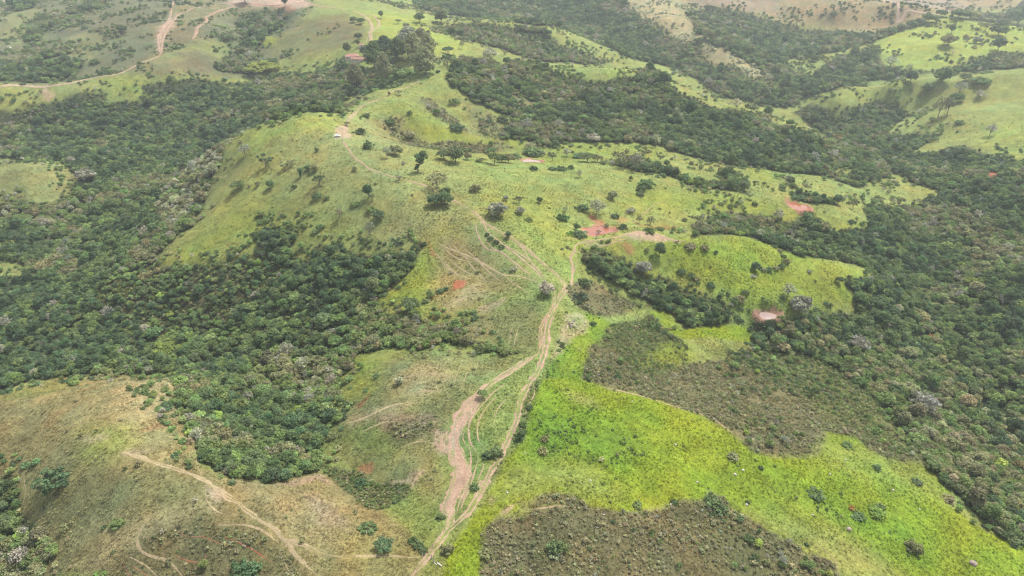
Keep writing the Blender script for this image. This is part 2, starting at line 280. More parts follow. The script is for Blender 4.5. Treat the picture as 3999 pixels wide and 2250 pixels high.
# class, strength, edge softness (m, near), outline
COVER = [
 # far hills on the left
 ('far_olive', 1, 6, '-60,217 130,214 183,208 233,197 290,188 333,170 404,140 470,190 540,180 610,195 700,145 690,110 760,60 800,15 740,-40 -60,-40'),
 ('dry', .55, 8, '405,138 398,100 430,40 440,0 560,-20 600,12 560,40 520,60 490,100 440,110 415,150'),
 ('far_olive', .9, 8, '404,140 470,165 560,190 480,195 400,185 330,180'),
 ('pale_lime', .35, 6, '470,110 560,100 590,130 560,150 500,130 420,135'),
 ('scrub', .6, 8, '600,12 740,25 700,60 640,60 590,60 520,60 560,40'),
 ('brown', .55, 8, '690,143 677,118 720,75 790,45 859,37 892,50 920,77 909,100 859,113 740,152'),
 ('brown', .6, 10, '790,70 859,48 900,60 912,85 895,100 830,110 790,95'),
 ('pale_lime', .6, 5, '0,246 0,219 130,216 233,198 300,190 360,195 367,237 300,235 230,228 130,247'),
 ('olive', .7, 8, '20,225 215,205 260,215 200,240 60,246'),
 ('warm', .55, 6, '60,20 140,60 100,100 40,110 0,100 0,30'), ('warm', .5, 6, '150,110 280,65 320,90 220,150 150,140'),
 # far hills on the right
 ('far_tan', 1, 6, '1690,16 1767,-30 2300,-30 2400,-10 2576,-20 2576,30 2451,22 2384,33 2351,36 2324,57 2264,67 2211,83 2151,80 2084,77 2017,67 1904,37 1801,20'),
 ('far_pink', .8, 8, '1717,13 1767,-20 2001,-20 1951,20 1904,37 1851,30'), ('far_pink', 1, 8, '2237,0 2384,-10 2451,20 2400,28 2317,22'),
 ('far_lime', 1, 3, '2211,100 2251,83 2317,60 2351,43 2384,35 2394,50 2434,53 2484,60 2534,50 2600,87 2600,127 2517,130 2451,133 2434,157 2384,167 2367,180 2301,177 2277,173 2251,167 2227,160 2211,130 2197,117'),
 ('pasture', .7, 4, '1984,150 2034,140 2101,133 2134,128 2117,143 2077,157 2077,180 2051,187 2011,190 1981,177'),
 ('olive', .6, 4, '2317,24 2420,24 2450,40 2384,36'),
 ('pasture', 1, 3, '1994,273 2034,260 2107,253 2161,220 2251,213 2284,200 2351,197 2484,187 2600,180 2576,215 2451,227 2401,247 2350,262 2300,290 2100,295'),
 ('pale_lime', .6, 4, '2161,220 2251,213 2284,205 2240,230 2180,250 2107,256'),
 ('pasture', 1, 3, '2227,330 2257,310 2344,287 2384,253 2467,247 2576,230 2650,230 2650,420 2517,397 2484,370 2451,373 2417,367 2351,384 2284,390 2351,347 2361,333 2317,320 2284,337 2230,333'),
 ('pale_lime', .6, 8, '2480,320 2600,300 2600,410 2517,397 2490,360'),
 # upper middle
 ('pale_lime', .9, 4, '859,22 959,32 1072,33 1099,47 1072,60 1085,77 1125,90 1165,103 1179,123 1120,140 1000,140 930,112 935,70 905,35'),
 ('pasture', .8, 4, '1072,33 1180,44 1290,50 1300,58 1220,60 1110,60'),
 ('pasture', 1, 3, '1010,150 1092,135 1192,130 1252,127 1275,140 1325,160 1392,173 1459,178 1525,180 1605,173 1690,200 1745,230 1801,262 1890,282 1960,300 2060,325 2090,345 2080,362 2037,330 1951,310 1924,292 1851,285 1801,272 1751,249 1692,215 1659,192 1609,189 1525,201 1475,199 1392,179 1259,165 1142,159 1115,200 1030,210'),
 ('far_lime', .7, 3, '1525,182 1605,174 1690,202 1650,187 1600,184 1525,199'),
 ('warm', .8, 8, '1160,238 1192,257 1225,283 1292,300 1269,347 1192,347 1169,333 1165,293 1132,253'),
 ('scrub', .55, 5, '1172,248 1240,290 1290,305 1265,350 1200,345 1180,300'),
 ('lime', .55, 6, '985,250 1040,280 1110,320 1170,340 1290,352 1325,356 1290,372 1200,365 1090,360 1060,350 1020,320 1000,295 925,300 930,270'),
 ('scrub', .95, 3, '909,300 959,293 1009,300 1019,327 1049,353 1085,363 1159,363 1259,360 1289,373 1259,384 1175,384 1092,377 1025,367 942,353 865,333 862,320 892,320 959,330 925,310'),
 ('scrub', .95, 3, '1049,257 1072,243 1099,260 1125,283 1159,293 1169,327 1145,323 1119,307 1075,273'),
 ('lime', .35, 8, '1325,370 1450,360 1560,362 1660,372 1690,392 1640,400 1500,395 1400,415 1330,412'),
 ('scrub', .8, 4, '859,262 905,243 910,255 880,272 859,285'),
 # main hill
 ('warm', .9, 20, '600,335 700,322 850,300 950,240 980,330 1100,400 1180,450 1200,540 1330,640 1400,720 1350,720 1200,620 1100,600 900,560 720,520 640,420'),
 ('pale_lime', .7, 8, '600,335 700,318 850,298 850,330 700,350 640,400 560,440 540,420'),
 ('tan', .3, 12, '900,560 1000,530 1100,560 1040,620 960,640 880,600'),
 ('green', .25, 15, '1050,430 1130,440 1300,430 1480,440 1500,470 1340,490 1250,500 1150,480 1000,440'),
 ('lime', .4, 14, '480,600 620,520 720,560 600,610 430,700 330,700'),
 ('pale_lime', .5, 14, '1240,500 1400,500 1450,600 1440,700 1400,700 1320,620'),
 ('lime', .5, 12, '1640,480 1900,500 2100,560 2180,575 2000,590 1800,540 1560,520'),
 ('lime', .75, 8, '1450,620 1620,595 1800,600 1890,598 2000,642 2100,668 2188,690 2130,765 2000,770 1890,805 1850,770 1800,740 1717,700 1640,690 1560,640'),
 ('pale_lime', .45, 10, '1900,600 2100,668 2180,690 2120,720 2000,690'),
 ('pasture', .6, 10, '1500,618 1600,605 1660,640 1690,700 1640,690 1560,640'),
 ('olive', .5, 10, '600,330 420,470 400,560 300,680 260,730 320,720 470,600 560,480 640,400'),
 # knoll, far left
 ('warm', 1, 4, '-20,380 33,387 117,400 207,447 195,470 140,515 60,510 -20,500'), ('green_scrub', .5, 6, '-20,380 60,395 90,440 60,500 -20,500'),
 ('warm', .8, 4, '-20,650 73,670 70,695 20,700 -20,690'),
 ('warm', .75, 4, '340,280 400,284 433,300 400,303 350,290'), ('warm', .7, 5, '210,295 260,300 350,340 330,350 240,320'),
 # thicket and mixed slope below the main hill
 ('thicket', 1, 8, '240,745 300,690 377,663 450,690 560,660 640,640 720,660 640,760 620,850 400,850 280,840 200,860'),
 ('tan', .4, 5, '460,700 560,680 600,740 480,760'), ('brown', .5, 5, '280,790 420,800 600,790 520,850 330,850'), ('lime', .35, 5, '300,700 380,680 360,740 300,740'),
 # eroded slope left of the fork
 ('dry', .75, 6, '1092,606 1132,596 1192,620 1275,683 1310,720 1259,743 1175,776 1109,790 1080,760 1085,680'),
 ('lime', .6, 8, '942,750 985,723 1040,650 1085,615 1095,680 1080,740 1060,800 985,783'),
 ('red', .85, 2.0, '1137,712 1152,706 1170,708 1165,722 1145,728 1137,722'), ('red', .7, 2, '1080,742 1100,733 1095,750 1082,752'),
 ('red', .6, 2, '1073,598 1080,640 1100,650 1090,625'), ('tan', .7, 4, '1125,756 1200,715 1215,730 1180,765 1110,783'),
 ('red', .6, 2.5, '1077,797 1112,790 1100,806 1080,806'), ('pink', .5, 2, '1205,775 1270,752 1260,765 1215,785'),
 ('olive', .7, 8, '1160,820 1210,795 1300,765 1372,750 1380,790 1355,880 1330,890 1240,866 1175,850'),
 ('tan', .5, 5, '1170,828 1215,815 1230,835 1190,850'),
 # near middle hill
 ('olive', .8, 10, '850,960 902,893 1060,885 1200,890 1320,905 1230,960 1160,1030 1130,1100 1110,1160 1130,1220 1110,1280 1040,1230 940,1220 830,1150 815,1110'),
 ('warm', .5, 10, '1100,890 1300,910 1230,960 1100,970 1000,960'),
 ('lime', .6, 10, '860,925 900,890 1000,895 960,940 930,990 858,1010'), ('lush', .35, 12, '830,1090 960,1060 1010,1080 980,1140 880,1140 830,1130'),
 ('tan', .75, 6, '990,930 1120,910 1160,960 1060,1000 1000,985'), ('tan', .85, 4, '870,1050 1000,1010 1040,1015 960,1050 880,1075'), ('pink', .45, 5, '960,1050 1080,1045 1090,1060 970,1075'), ('brown', .55, 6, '960,1060 1080,1040 1100,1090 1000,1110'),
 ('red', .5, 2, '900,1020 930,990 928,1000 905,1030'), ('red', .55, 2.5, '905,1175 930,1170 928,1185 900,1183'), ('pink', .5, 3, '1040,1195 1062,1185 1050,1215 1040,1210'), ('pink', .7, 2.5, '995,1215 1040,1215 1035,1228 1000,1228'),
 ('pasture', .8, 8, '1232,960 1330,905 1350,920 1300,1000 1270,1120 1225,1130 1180,1080 1190,1020'),
 ('green', .7, 8, '1160,1040 1230,1110 1260,1130 1200,1240 1140,1330 1100,1370 1060,1395 1019,1343 969,1276 1025,1233 1110,1280 1150,1180'),
 # near left hill
 ('dry', 1, 4, '-30,990 67,960 117,950 233,943 333,940 437,940 460,986 430,1016 467,1033 470,1069 500,1126 507,1166 567,1199 684,1213 800,1180 850,1200 925,1260 1020,1345 1060,1400 1050,1500 -60,1500 -60,1200'),
 ('olive', .7, 15, '-30,1130 200,1180 300,1150 500,1210 540,1260 450,1290 330,1310 150,1330 60,1230 -30,1160'),
 ('straw', .55, 10, '310,960 437,943 445,990 400,1050 360,1100 300,1120 330,1050 290,1000'), ('pale_lime', .6, 10, '220,1090 330,1070 350,1110 300,1150 210,1150'),
 ('lime', .3, 8, '-20,975 110,955 200,960 130,990 0,1010'),
 ('pink', .45, 5, '205,1100 250,1095 270,1102 220,1110'), ('pink', .5, 5, '307,1139 360,1130 405,1128 350,1150'), ('red', .3, 5, '340,1085 400,1070 390,1080 350,1090'),
 ('tan', .6, 10, '570,1210 690,1240 800,1260 860,1330 850,1390 720,1330 620,1250'), ('pink', .35, 8, '780,1250 860,1290 870,1330 800,1320'),
 ('pink', .5, 3, '700,1222 760,1200 805,1193 830,1215 800,1205 740,1222'), ('tan', .5, 3, '590,1213 650,1215 640,1225 600,1222'),
 ('pink', .75, 4, '515,1222 560,1230 577,1255 545,1263 527,1250'), ('straw', .7, 8, '190,1430 250,1400 290,1360 340,1320 430,1290 520,1255 560,1265 480,1300 420,1340 360,1360 290,1395 230,1449'),
 ('straw', .4, 14, '200,1340 420,1290 330,1330 260,1370'), ('pasture', .35, 20, '880,1340 1040,1380 1055,1440 950,1440 850,1400'), ('green_scrub', .25, 14, '420,1180 540,1250 500,1290 350,1280 300,1200'),
 ('scrub', .8, 6, '200,1500 333,1383 417,1333 500,1319 567,1313 650,1329 717,1366 750,1399 784,1500'),
 ('green_scrub', .35, 8, '560,1330 700,1370 740,1440 600,1440'),
 # near right
 ('lime', 1, 1.5, '1362,955 1332,1026 1322,1106 1275,1153 1242,1216 1222,1249 1192,1299 1159,1349 1132,1393 1100,1500 1202,1500 1219,1383 1219,1333 1252,1299 1302,1293 1315,1266 1359,1243 1392,1236 1442,1246 1485,1276 1559,1289 1659,1279 1717,1256 1767,1259 1784,1236 1817,1249 1841,1283 1884,1299 1917,1329 1967,1353 2017,1389 2084,1410 2134,1500 2700,1500 2700,1370 2517,1349 2451,1316 2401,1283 2367,1259 2387,1239 2367,1206 2334,1173 2284,1153 2234,1149 2184,1126 2151,1096 2101,1083 2077,1083 2074,1109 2054,1143 2017,1149 1951,1149 1897,1136 1857,1099 1817,1066 1761,1039 1717,1026 1660,1003 1590,985 1500,955 1430,945'),
 ('lush', .8, 18, '1342,1060 1440,1040 1560,1060 1640,1090 1680,1140 1640,1170 1540,1180 1440,1160 1370,1140'),
 ('lush', .6, 25, '1800,1150 1950,1200 2100,1240 2300,1300 2500,1400 2560,1449 2300,1449 2100,1330 1900,1260'), ('lush', .3, 12, '1330,1110 1380,1120 1350,1180 1300,1190'),
 ('warm', .5, 14, '1270,1190 1400,1160 1500,1200 1560,1240 1440,1240 1390,1230 1310,1262 1230,1270'), ('tan', .35, 12, '1890,1295 2000,1340 2150,1380 2250,1449 2130,1449 2050,1400'),
 ('warm', .4, 18, '1960,1280 2100,1330 2200,1400 2100,1400 1950,1330'), ('warm', .35, 14, '2050,1110 2150,1110 2330,1190 2370,1250 2200,1190 2050,1160'),
 ('pink', .75, 3, '1255,1285 1280,1268 1318,1260 1300,1275 1280,1296 1260,1297'), ('pink', .4, 4, '1225,1245 1255,1250 1240,1275 1225,1268'),
 ('dry', .5, 4, '1420,985 1470,1000 1530,1030 1520,1036 1440,1010'),
 ('scrub', 1, 2, '1202,1500 1219,1383 1219,1333 1252,1299 1302,1293 1350,1278 1400,1273 1485,1278 1559,1291 1659,1281 1717,1258 1767,1261 1784,1238 1817,1251 1841,1285 1884,1301 1917,1331 1967,1355 2017,1391 2084,1412 2134,1500'),
 ('brown', .8, 3, '1320,1283 1360,1248 1392,1240 1442,1250 1480,1274 1405,1270'), ('green_scrub', .4, 10, '1720,1270 1850,1290 1900,1340 1950,1440 1800,1440 1740,1340'),
 # near right scrub slope
 ('lush', .9, 1.5, '1482,786 1542,816 1505,866 1492,883 1479,940 1425,947 1370,950 1392,900 1409,883 1432,850 1475,816'), ('lime', .6, 6, '1482,800 1530,815 1480,900 1470,935 1400,940 1440,860'),
 ('green_scrub', 1, 4, '1505,866 1542,816 1580,800 1640,783 1700,830 1720,870 1700,960 1600,960 1480,950 1490,885'), ('scrub', .9, 3, '1480,935 1495,880 1545,880 1600,935 1620,955 1560,960'),
 ('lime', .8, 3, '1625,775 1670,780 1710,815 1720,835 1660,830 1640,800'), ('lime', .5, 5, '1580,905 1660,880 1720,850 1740,900 1690,930 1620,930'),
 ('lime', 1, 1.2, '1660,832 1720,826 1770,814 1830,811 1882,816 1897,855 1887,870 1830,856 1717,852'),
 ('scrub', 1, 4, '1480,955 1500,948 1620,940 1717,930 1850,900 2000,960 2100,1040 2200,1090 2330,1165 2284,1155 2234,1151 2184,1128 2151,1098 2077,1085 2054,1145 2017,1151 1951,1151 1897,1138 1857,1101 1761,1041 1717,1028 1660,1005 1590,987'),
 ('scrub', 1, 3, '1432,736 1459,700 1492,696 1542,723 1592,750 1642,773 1609,783 1575,796 1492,790 1452,770 1435,756'),
 ('lime', .5, 2, '2150,962 2180,955 2197,970 2170,980'), ('green_scrub', .8, 10, '1800,880 1890,856 2060,868 2170,905 2250,965 2300,1040 2370,1130 2400,1215 2330,1170 2240,1145 2150,1090 2080,1075 2000,1000'),
 ('straw', .95, 2, '1422,790 1459,790 1479,813 1469,836 1432,850 1409,890 1389,905 1399,866 1409,833'), ('green', .6, 3, '1440,800 1462,803 1464,825 1435,838 1422,825'),
 # forest floors
 ('forest', 1, 1.5, '-60,276 120,263 215,240 262,232 280,252 380,250 352,215 420,206 560,205 700,182 860,165 900,180 880,235 858,255 858,285 684,305 584,337 567,407 540,443 500,533 490,566 450,583 407,626 377,663 300,700 240,745 300,800 450,850 600,840 640,760 720,680 617,593 660,575 733,566 755,590 717,640 765,655 790,620 858,606 892,640 998,643 1085,606 1032,676 985,723 942,750 992,786 1045,770 1069,816 1112,816 1175,803 1152,830 1159,853 1225,866 1292,883 1325,886 1269,900 1209,880 1125,860 1059,883 975,876 902,893 879,933 858,950 834,1059 810,1126 812,1166 800,1185 684,1213 567,1199 507,1166 500,1126 470,1069 467,1033 420,1020 460,986 437,940 333,940 117,950 67,960 -60,1000 -60,690 20,700 70,695 73,670 -20,650 -60,520 60,512 140,515 195,470 207,447 117,400 -60,375'),
 ('forest', 1, 1.5, '-60,1185 25,1195 45,1240 42,1285 85,1322 118,1355 135,1385 110,1430 80,1500 -60,1500'),
 ('forest', 1, 1.5, '1115,200 1142,157 1192,157 1259,163 1325,167 1392,179 1425,200 1475,199 1525,203 1609,190 1659,192 1692,215 1751,249 1801,272 1851,285 1924,292 1951,312 2037,332 2084,362 2090,350 2060,325 2000,285 2034,262 2107,295 2200,255 2290,290 2250,310 2225,335 2350,345 2284,390 2417,367 2517,397 2650,415 2650,1400 2517,1349 2367,1206 2300,1130 2240,1050 2190,985 2110,925 2020,888 1890,872 1897,845 1880,815 1990,800 2060,780 2165,780 2135,714 2225,702 2200,688 2000,638 1860,592 1745,596 1740,565 1800,535 1900,540 2010,565 2110,590 2185,575 2180,520 2380,490 2300,460 2250,440 2150,470 2050,440 1900,425 1780,405 1692,385 1659,370 1559,360 1475,353 1409,362 1392,372 1325,353 1265,347 1292,300 1242,283 1192,257 1159,233 1126,217'),
 ('forest', .85, 2, '1300,58 1390,68 1480,100 1560,140 1690,170 1800,235 1900,262 1990,270 2034,240 2100,230 2180,205 2280,190 2350,185 2450,180 2600,170 2600,130 2517,132 2440,155 2384,170 2301,180 2227,165 2200,120 2134,130 2077,157 2040,190 1981,177 1984,150 2100,133 2190,110 2300,60 2264,67 2211,83 2151,80 2084,77 2017,67 1904,37 1801,20 1690,16 1640,-40 1040,-40 1045,20 1120,35 1190,44'),
 ('forest', .9, 2, '1092,70 1165,58 1259,62 1342,75 1392,95 1459,130 1517,155 1475,165 1392,158 1300,140 1209,110 1159,100'),
 ('forest', .9, 1.5, '1459,623 1525,630 1575,653 1609,683 1642,703 1692,710 1717,736 1757,736 1817,750 1837,770 1841,800 1864,810 1861,818 1761,824 1717,828 1692,790 1642,770 1592,750 1542,716 1475,683 1455,656'),
 ('forest', .8, 2, '612,30 665,25 735,28 740,40 700,75 672,85 668,100 640,130 690,150 700,172 560,180 545,160 590,120 600,90 590,60'),
 ('forest', .8, 2, '100,123 167,117 200,117 187,133 133,147 60,160 100,165 160,150 205,142 207,177 193,190 133,205 -20,208 -20,160 60,145 67,113 63,93 67,50 117,33 140,47 140,67 100,93'),
 ('forest', .8, 2, '160,27 227,2 300,-10 250,25 167,40'), ('forest', .8, 2, '260,87 320,77 323,90 267,103'), ('forest', .8, 2, '15,22 60,2 85,-5 90,20 45,30'),
 ('forest', .8, 2, '850,180 885,172 935,180 1000,175 1040,188 1000,205 940,232 900,242 860,238'), ('green_scrub', .6, 3, '930,110 1000,95 1080,110 1090,150 1000,165 930,150'),
 ('straw', .8, 6, '1560,-12 1710,-12 1735,45 1765,85 1805,112 1910,170 1970,208 1890,195 1775,140 1680,95 1615,45'),
 ('forest', .9, 1.5, '1540,410 1600,432 1680,442 1760,470 1880,492 1890,480 1790,452 1700,427 1600,407'), ('forest', .9, 1.5, '1720,402 1830,432 1900,482 1840,472 1770,442'), ('forest', .9, 1.5, '1935,442 2000,502 2060,512 2110,522 2100,507 2020,482 1960,437'), ('forest', .9, 1.5, '2010,524 2070,562 2110,594 2075,590 2015,552'),
 ('green_scrub', .6, 2.5, '1345,950 1362,960 1332,1030 1320,1100 1274,1150 1242,1215 1215,1252 1225,1212 1255,1160 1295,1095 1315,1010'),
 ('brown', .5, 8, '30,150 70,140 90,190 40,200'), ('brown', .45, 8, '230,60 330,50 300,100 240,120'), ('brown', .5, 8, '440,60 520,60 480,110 420,120'), ('brown', .5, 8, '420,150 540,165 520,190 440,180'), ('scrub', .5, 6, '350,170 400,150 440,165 420,190 330,195'),
 ('green_scrub', .9, 2, '800,1172 817,1164 892,1183 935,1226 1025,1223 1032,1233 1005,1259 969,1276 925,1273 885,1246 813,1190'),
 # grass openings inside the forests
 ('pasture', .9, 3, '1867,415 1917,420 1960,445 2010,480 2030,483 1990,490 1930,470 1870,440'), ('lime', .4, 4, '1867,415 1917,420 1960,445 1930,470 1870,440'),
 ('pasture', .9, 3, '1690,410 1800,420 1830,460 1760,455 1700,440'), ('pasture', .9, 3, '2085,425 2145,422 2140,445 2090,450'),
 ('olive', .9, 4, '1285,225 1330,240 1340,270 1305,262'), ('lime', .9, 3, '660,85 690,92 700,95 690,110 668,112'), ('lime', .8, 3, '815,85 840,88 820,96 805,95'),
 ('pale_lime', .8, 4, '1730,30 1790,60 1780,66 1735,45'), ('pale_lime', .5, 6, '900,165 935,180 930,205 900,215 890,190'),
 ('lime', .55, 6, '1350,300 1370,300 1390,330 1340,320'), ('lime', .5, 4, '225,295 260,305 280,340 255,335'),
 ('red', .9, 2, '2480,430 2497,415 2502,440 2490,465 2478,450'), ('red', .8, 2, '2387,410 2410,398 2408,408 2390,418'),
 ('red', .8, 2.5, '1480,545 1486,534 1510,555 1522,567 1540,577 1530,580 1500,562'), ('red', .6, 3, '1560,615 1575,605 1595,625 1585,650 1572,630'), ('red', .35, 3, '1555,545 1580,550 1560,562'),
 ('pink', .8, 3, '1572,592 1609,584 1642,586 1669,596 1690,606 1660,603 1600,596'), ('pink', .35, 3, '1520,604 1575,594 1640,590 1600,600 1540,606'), ('pink', .45, 3, '1475,612 1520,612 1510,620 1480,618'),
 ('red', .3, 4, '1590,555 1700,570 1680,580 1610,570'),
 ('pink', .85, 2.5, '1149,1056 1172,1053 1159,1083 1155,1116 1172,1156 1185,1179 1182,1206 1159,1239 1142,1266 1132,1299 1122,1279 1132,1233 1142,1183 1134,1150 1135,1093'),
 ('pink', .45, 2.5, '1095,1085 1120,1090 1137,1085 1140,1150 1105,1146 1092,1115'), ('pink', .7, 2, '1160,1050 1200,1000 1225,980 1215,1005 1185,1050 1168,1075'),
 ('pink', .9, 4, '575,12 610,14 660,16 690,12 720,18 765,20 800,17 775,8 750,-8 575,-8'), ('red', .5, 4, '690,14 730,20 735,26 700,24'), ('pink', .6, 3, '398,138 392,100 410,62 440,30 450,36 425,75 415,110 408,138'),
 ('red', .4, 3, '425,175 470,185 460,192 430,182'), ('pink', .6, 2, '108,228 120,232 124,248 112,240'), ('pink', .7, 2.5, '842,338 858,318 868,315 865,332 870,345 845,346'),
 ('red', .25, 5, '1780,235 1760,225 1700,222 1740,232'),
]
BARE = ('pink', 'red')
_cov = [(c, s, e, poly(q)) for c, s, e, q in COVER]
CLS = list(HUE)
def cover(x, y):
    """ground colour and the class that rules there"""
    x = np.asarray(x, float).ravel(); y = np.asarray(y, float).ravel()
    r = np.hypot(x, y)
    col = np.tile(HUE['pasture'], (len(x), 1)); cl = np.zeros(len(x), int)
    k1 = fbm(x, y, 26, 31, 4) - .5; k2 = fbm(x, y, 5, 37, 3) - .5
    far = np.clip(r / 300, .7, 4)
    for c, s, e, P in _cov:
        m = e * 4 * 2 + 10
        sel = np.nonzero((x > P[:, 0].min() - m) & (x < P[:, 0].max() + m) & (y > P[:, 1].min() - m) & (y < P[:, 1].max() + m))[0]
        if not len(sel): continue
        f = far[sel]
        d = sdist(x[sel], y[sel], P) + (k1[sel] * (1.2 * e + 5) + k2[sel] * 3.0) * np.minimum(f, 2.2)
        w = np.clip(d / (e * f) * .5 + .5, 0, 1); w = w * w * (3 - 2 * w)
        if c in BARE:                      # bare earth breaks up into patches and streaks
            w = np.clip(w * 1.5 - .9 * np.abs(k2[sel]) * 3 * (1.2 - w), 0, 1)
        ww = w * s
        col[sel] = col[sel] * (1 - ww[:, None]) + HUE[c] * ww[:, None]
        cl[sel] = np.where(ww > .5, CLS.index(c), cl[sel])
    # wear round the ponds
    for p in PONDS:
        d = pond_d(x, y, p)
        w = np.clip((1.5 + k2 * 2.6 + k1 * 1.6 + .12 * np.sin(5 * np.arctan2(y - p[1], x - p[0])) - d) * 4, 0, 1) * np.clip(1.05 + 1.5 * k1, .4, 1)
        b = HUE['red'] * .62 + HUE['pink'] * .38
        col = col * (1 - w[:, None]) + b * w[:, None]
        cl = np.where(w > .5, CLS.index('red'), cl)
    return col, cl
def mottle(x, y, cl):
    """natural unevenness of a sward: greener and drier patches"""
    a = fbm(x, y, 34, 51, 4) - .5; b = fbm(x, y, 7, 57, 3) - .5; c = fbm(x, y, 1.6, 61, 2) - .5
    ang = x * .55 + y * .83; cross = x * .83 - y * .55
    t = vnoise(ang / 1.0, cross / 4.5, 1.3, 71) - .5           # faint cattle terracettes
    v = 1 + .36 * a + .36 * b + .42 * c + .25 * t
    warm = .25 * (fbm(x, y, 48, 77, 3) - .5) + .35 * (fbm(x, y, 9, 79, 2) - .5)
    return v, warm
def ground_colour(x, y):
    col, cl = cover(x, y)
    v, wm = mottle(np.asarray(x).ravel(), np.asarray(y).ravel(), cl)
    col = col * np.clip(v, .45, 1.7)[:, None]
    col = col * (1 + np.stack([wm, 0 * wm, -.4 * wm], -1))
    return np.clip(col, .004, .8), cl

# ------------------------------------------------------------------ materials
def nodes(name):
    m = bpy.data.materials.new(name); m.use_nodes = True
    nt = m.node_tree; nt.nodes.clear()
    return m, nt, nt.nodes.new, nt.links.new
def M_plain(name, col, rough=.9, var=.25, scale=3.0, bump=.0, metal=0.0):
    m, nt, N, L = nodes(name)
    o = N('ShaderNodeOutputMaterial'); b = N('ShaderNodeBsdfPrincipled'); tc = N('ShaderNodeTexCoord'); nz = N('ShaderNodeTexNoise')
    mx = N('ShaderNodeMix'); mx.data_type = 'RGBA'
    nz.inputs['Scale'].default_value = scale; nz.inputs['Detail'].default_value = 4
    L(tc.outputs['Object'], nz.inputs['Vector']); L(nz.outputs['Fac'], mx.inputs['Factor'])
    c = np.array(col); mx.inputs['A'].default_value = (*np.clip(c * (1 - var), 0, 1), 1); mx.inputs['B'].default_value = (*np.clip(c * (1 + var), 0, 1), 1)
    L(mx.outputs['Result'], b.inputs['Base Color']); b.inputs['Roughness'].default_value = rough; b.inputs['Specular IOR Level'].default_value = .2
    b.inputs['Metallic'].default_value = metal
    if bump:
        bp = N('ShaderNodeBump'); bp.inputs['Strength'].default_value = bump; bp.inputs['Distance'].default_value = .1
        L(nz.outputs['Fac'], bp.inputs['Height']); L(bp.outputs[0], b.inputs['Normal'])
    L(b.outputs[0], o.inputs['Surface'])
    return m
def M_ground():
    m, nt, N, L = nodes('hillside turf')
    o = N('ShaderNodeOutputMaterial'); b = N('ShaderNodeBsdfPrincipled'); at = N('ShaderNodeAttribute'); at.attribute_name = 'col'
    tc = N('ShaderNodeTexCoord'); n1 = N('ShaderNodeTexNoise'); n2 = N('ShaderNodeTexNoise')
    n1.inputs['Scale'].default_value = 1.3; n1.inputs['Detail'].default_value = 5; n1.inputs['Roughness'].default_value = .65
    n2.inputs['Scale'].default_value = .22; n2.inputs['Detail'].default_value = 6; n2.inputs['Roughness'].default_value = .7
    L(tc.outputs['Object'], n1.inputs['Vector']); L(tc.outputs['Object'], n2.inputs['Vector'])
    r1 = N('ShaderNodeMapRange'); r1.inputs['From Min'].default_value = .3; r1.inputs['From Max'].default_value = .7; r1.inputs['To Min'].default_value = .52; r1.inputs['To Max'].default_value = 1.42
    L(n1.outputs['Fac'], r1.inputs['Value'])
    r2 = N('ShaderNodeMapRange'); r2.inputs['From Min'].default_value = .3; r2.inputs['From Max'].default_value = .7; r2.inputs['To Min'].default_value = .8; r2.inputs['To Max'].default_value = 1.2
    L(n2.outputs['Fac'], r2.inputs['Value'])
    mu = N('ShaderNodeMath'); mu.operation = 'MULTIPLY'; L(r1.outputs[0], mu.inputs[0]); L(r2.outputs[0], mu.inputs[1])
    sc = N('ShaderNodeVectorMath'); sc.operation = 'SCALE'; L(at.outputs['Color'], sc.inputs[0]); L(mu.outputs[0], sc.inputs['Scale'])
    L(sc.outputs[0], b.inputs['Base Color'])
    bp = N('ShaderNodeBump'); bp.inputs['Strength'].default_value = .8; bp.inputs['Distance'].default_value = .5
    ad = N('ShaderNodeMath'); ad.operation = 'ADD'; L(n1.outputs['Fac'], ad.inputs[0]); L(n2.outputs['Fac'], ad.inputs[1])
    L(ad.outputs[0], bp.inputs['Height']); L(bp.outputs[0], b.inputs['Normal'])
    b.inputs['Roughness'].default_value = .95; b.inputs['Specular IOR Level'].default_value = .1
    L(b.outputs[0], o.inputs['Surface'])
    return m
def put(name, me, mat=None, parent=None, kind=None, label=None, cat=None, group=None):
    o = bpy.data.objects.new(name, me); scene.collection.objects.link(o)
    if mat: me.materials.append(mat)
    if parent: o.parent = parent
    for k, v in (('kind', kind), ('label', label), ('category', cat), ('group', group)):
        if v: o[k] = v
    return o
def grid_mesh(name, V, nr, na, closed=False):
    idx = np.arange(nr * na).reshape(nr, na)
    F = np.stack([idx[:-1, :-1], idx[:-1, 1:], idx[1:, 1:], idx[1:, :-1]], -1).reshape(-1, 4)
    return raw_mesh(name, V, F)
def raw_mesh(name, V, F, smooth=True):
    V = np.asarray(V, np.float32); F = np.asarray(F, np.int32); k = F.shape[1]
    me = bpy.data.meshes.new(name)
    me.vertices.add(len(V)); me.vertices.foreach_set('co', V.ravel())
    me.loops.add(F.size); me.loops.foreach_set('vertex_index', F.ravel())
    me.polygons.add(len(F)); me.polygons.foreach_set('loop_start', np.arange(0, F.size, k, dtype=np.int32))
    me.polygons.foreach_set('use_smooth', np.full(len(F), smooth))
    me.update(calc_edges=True)
    return me

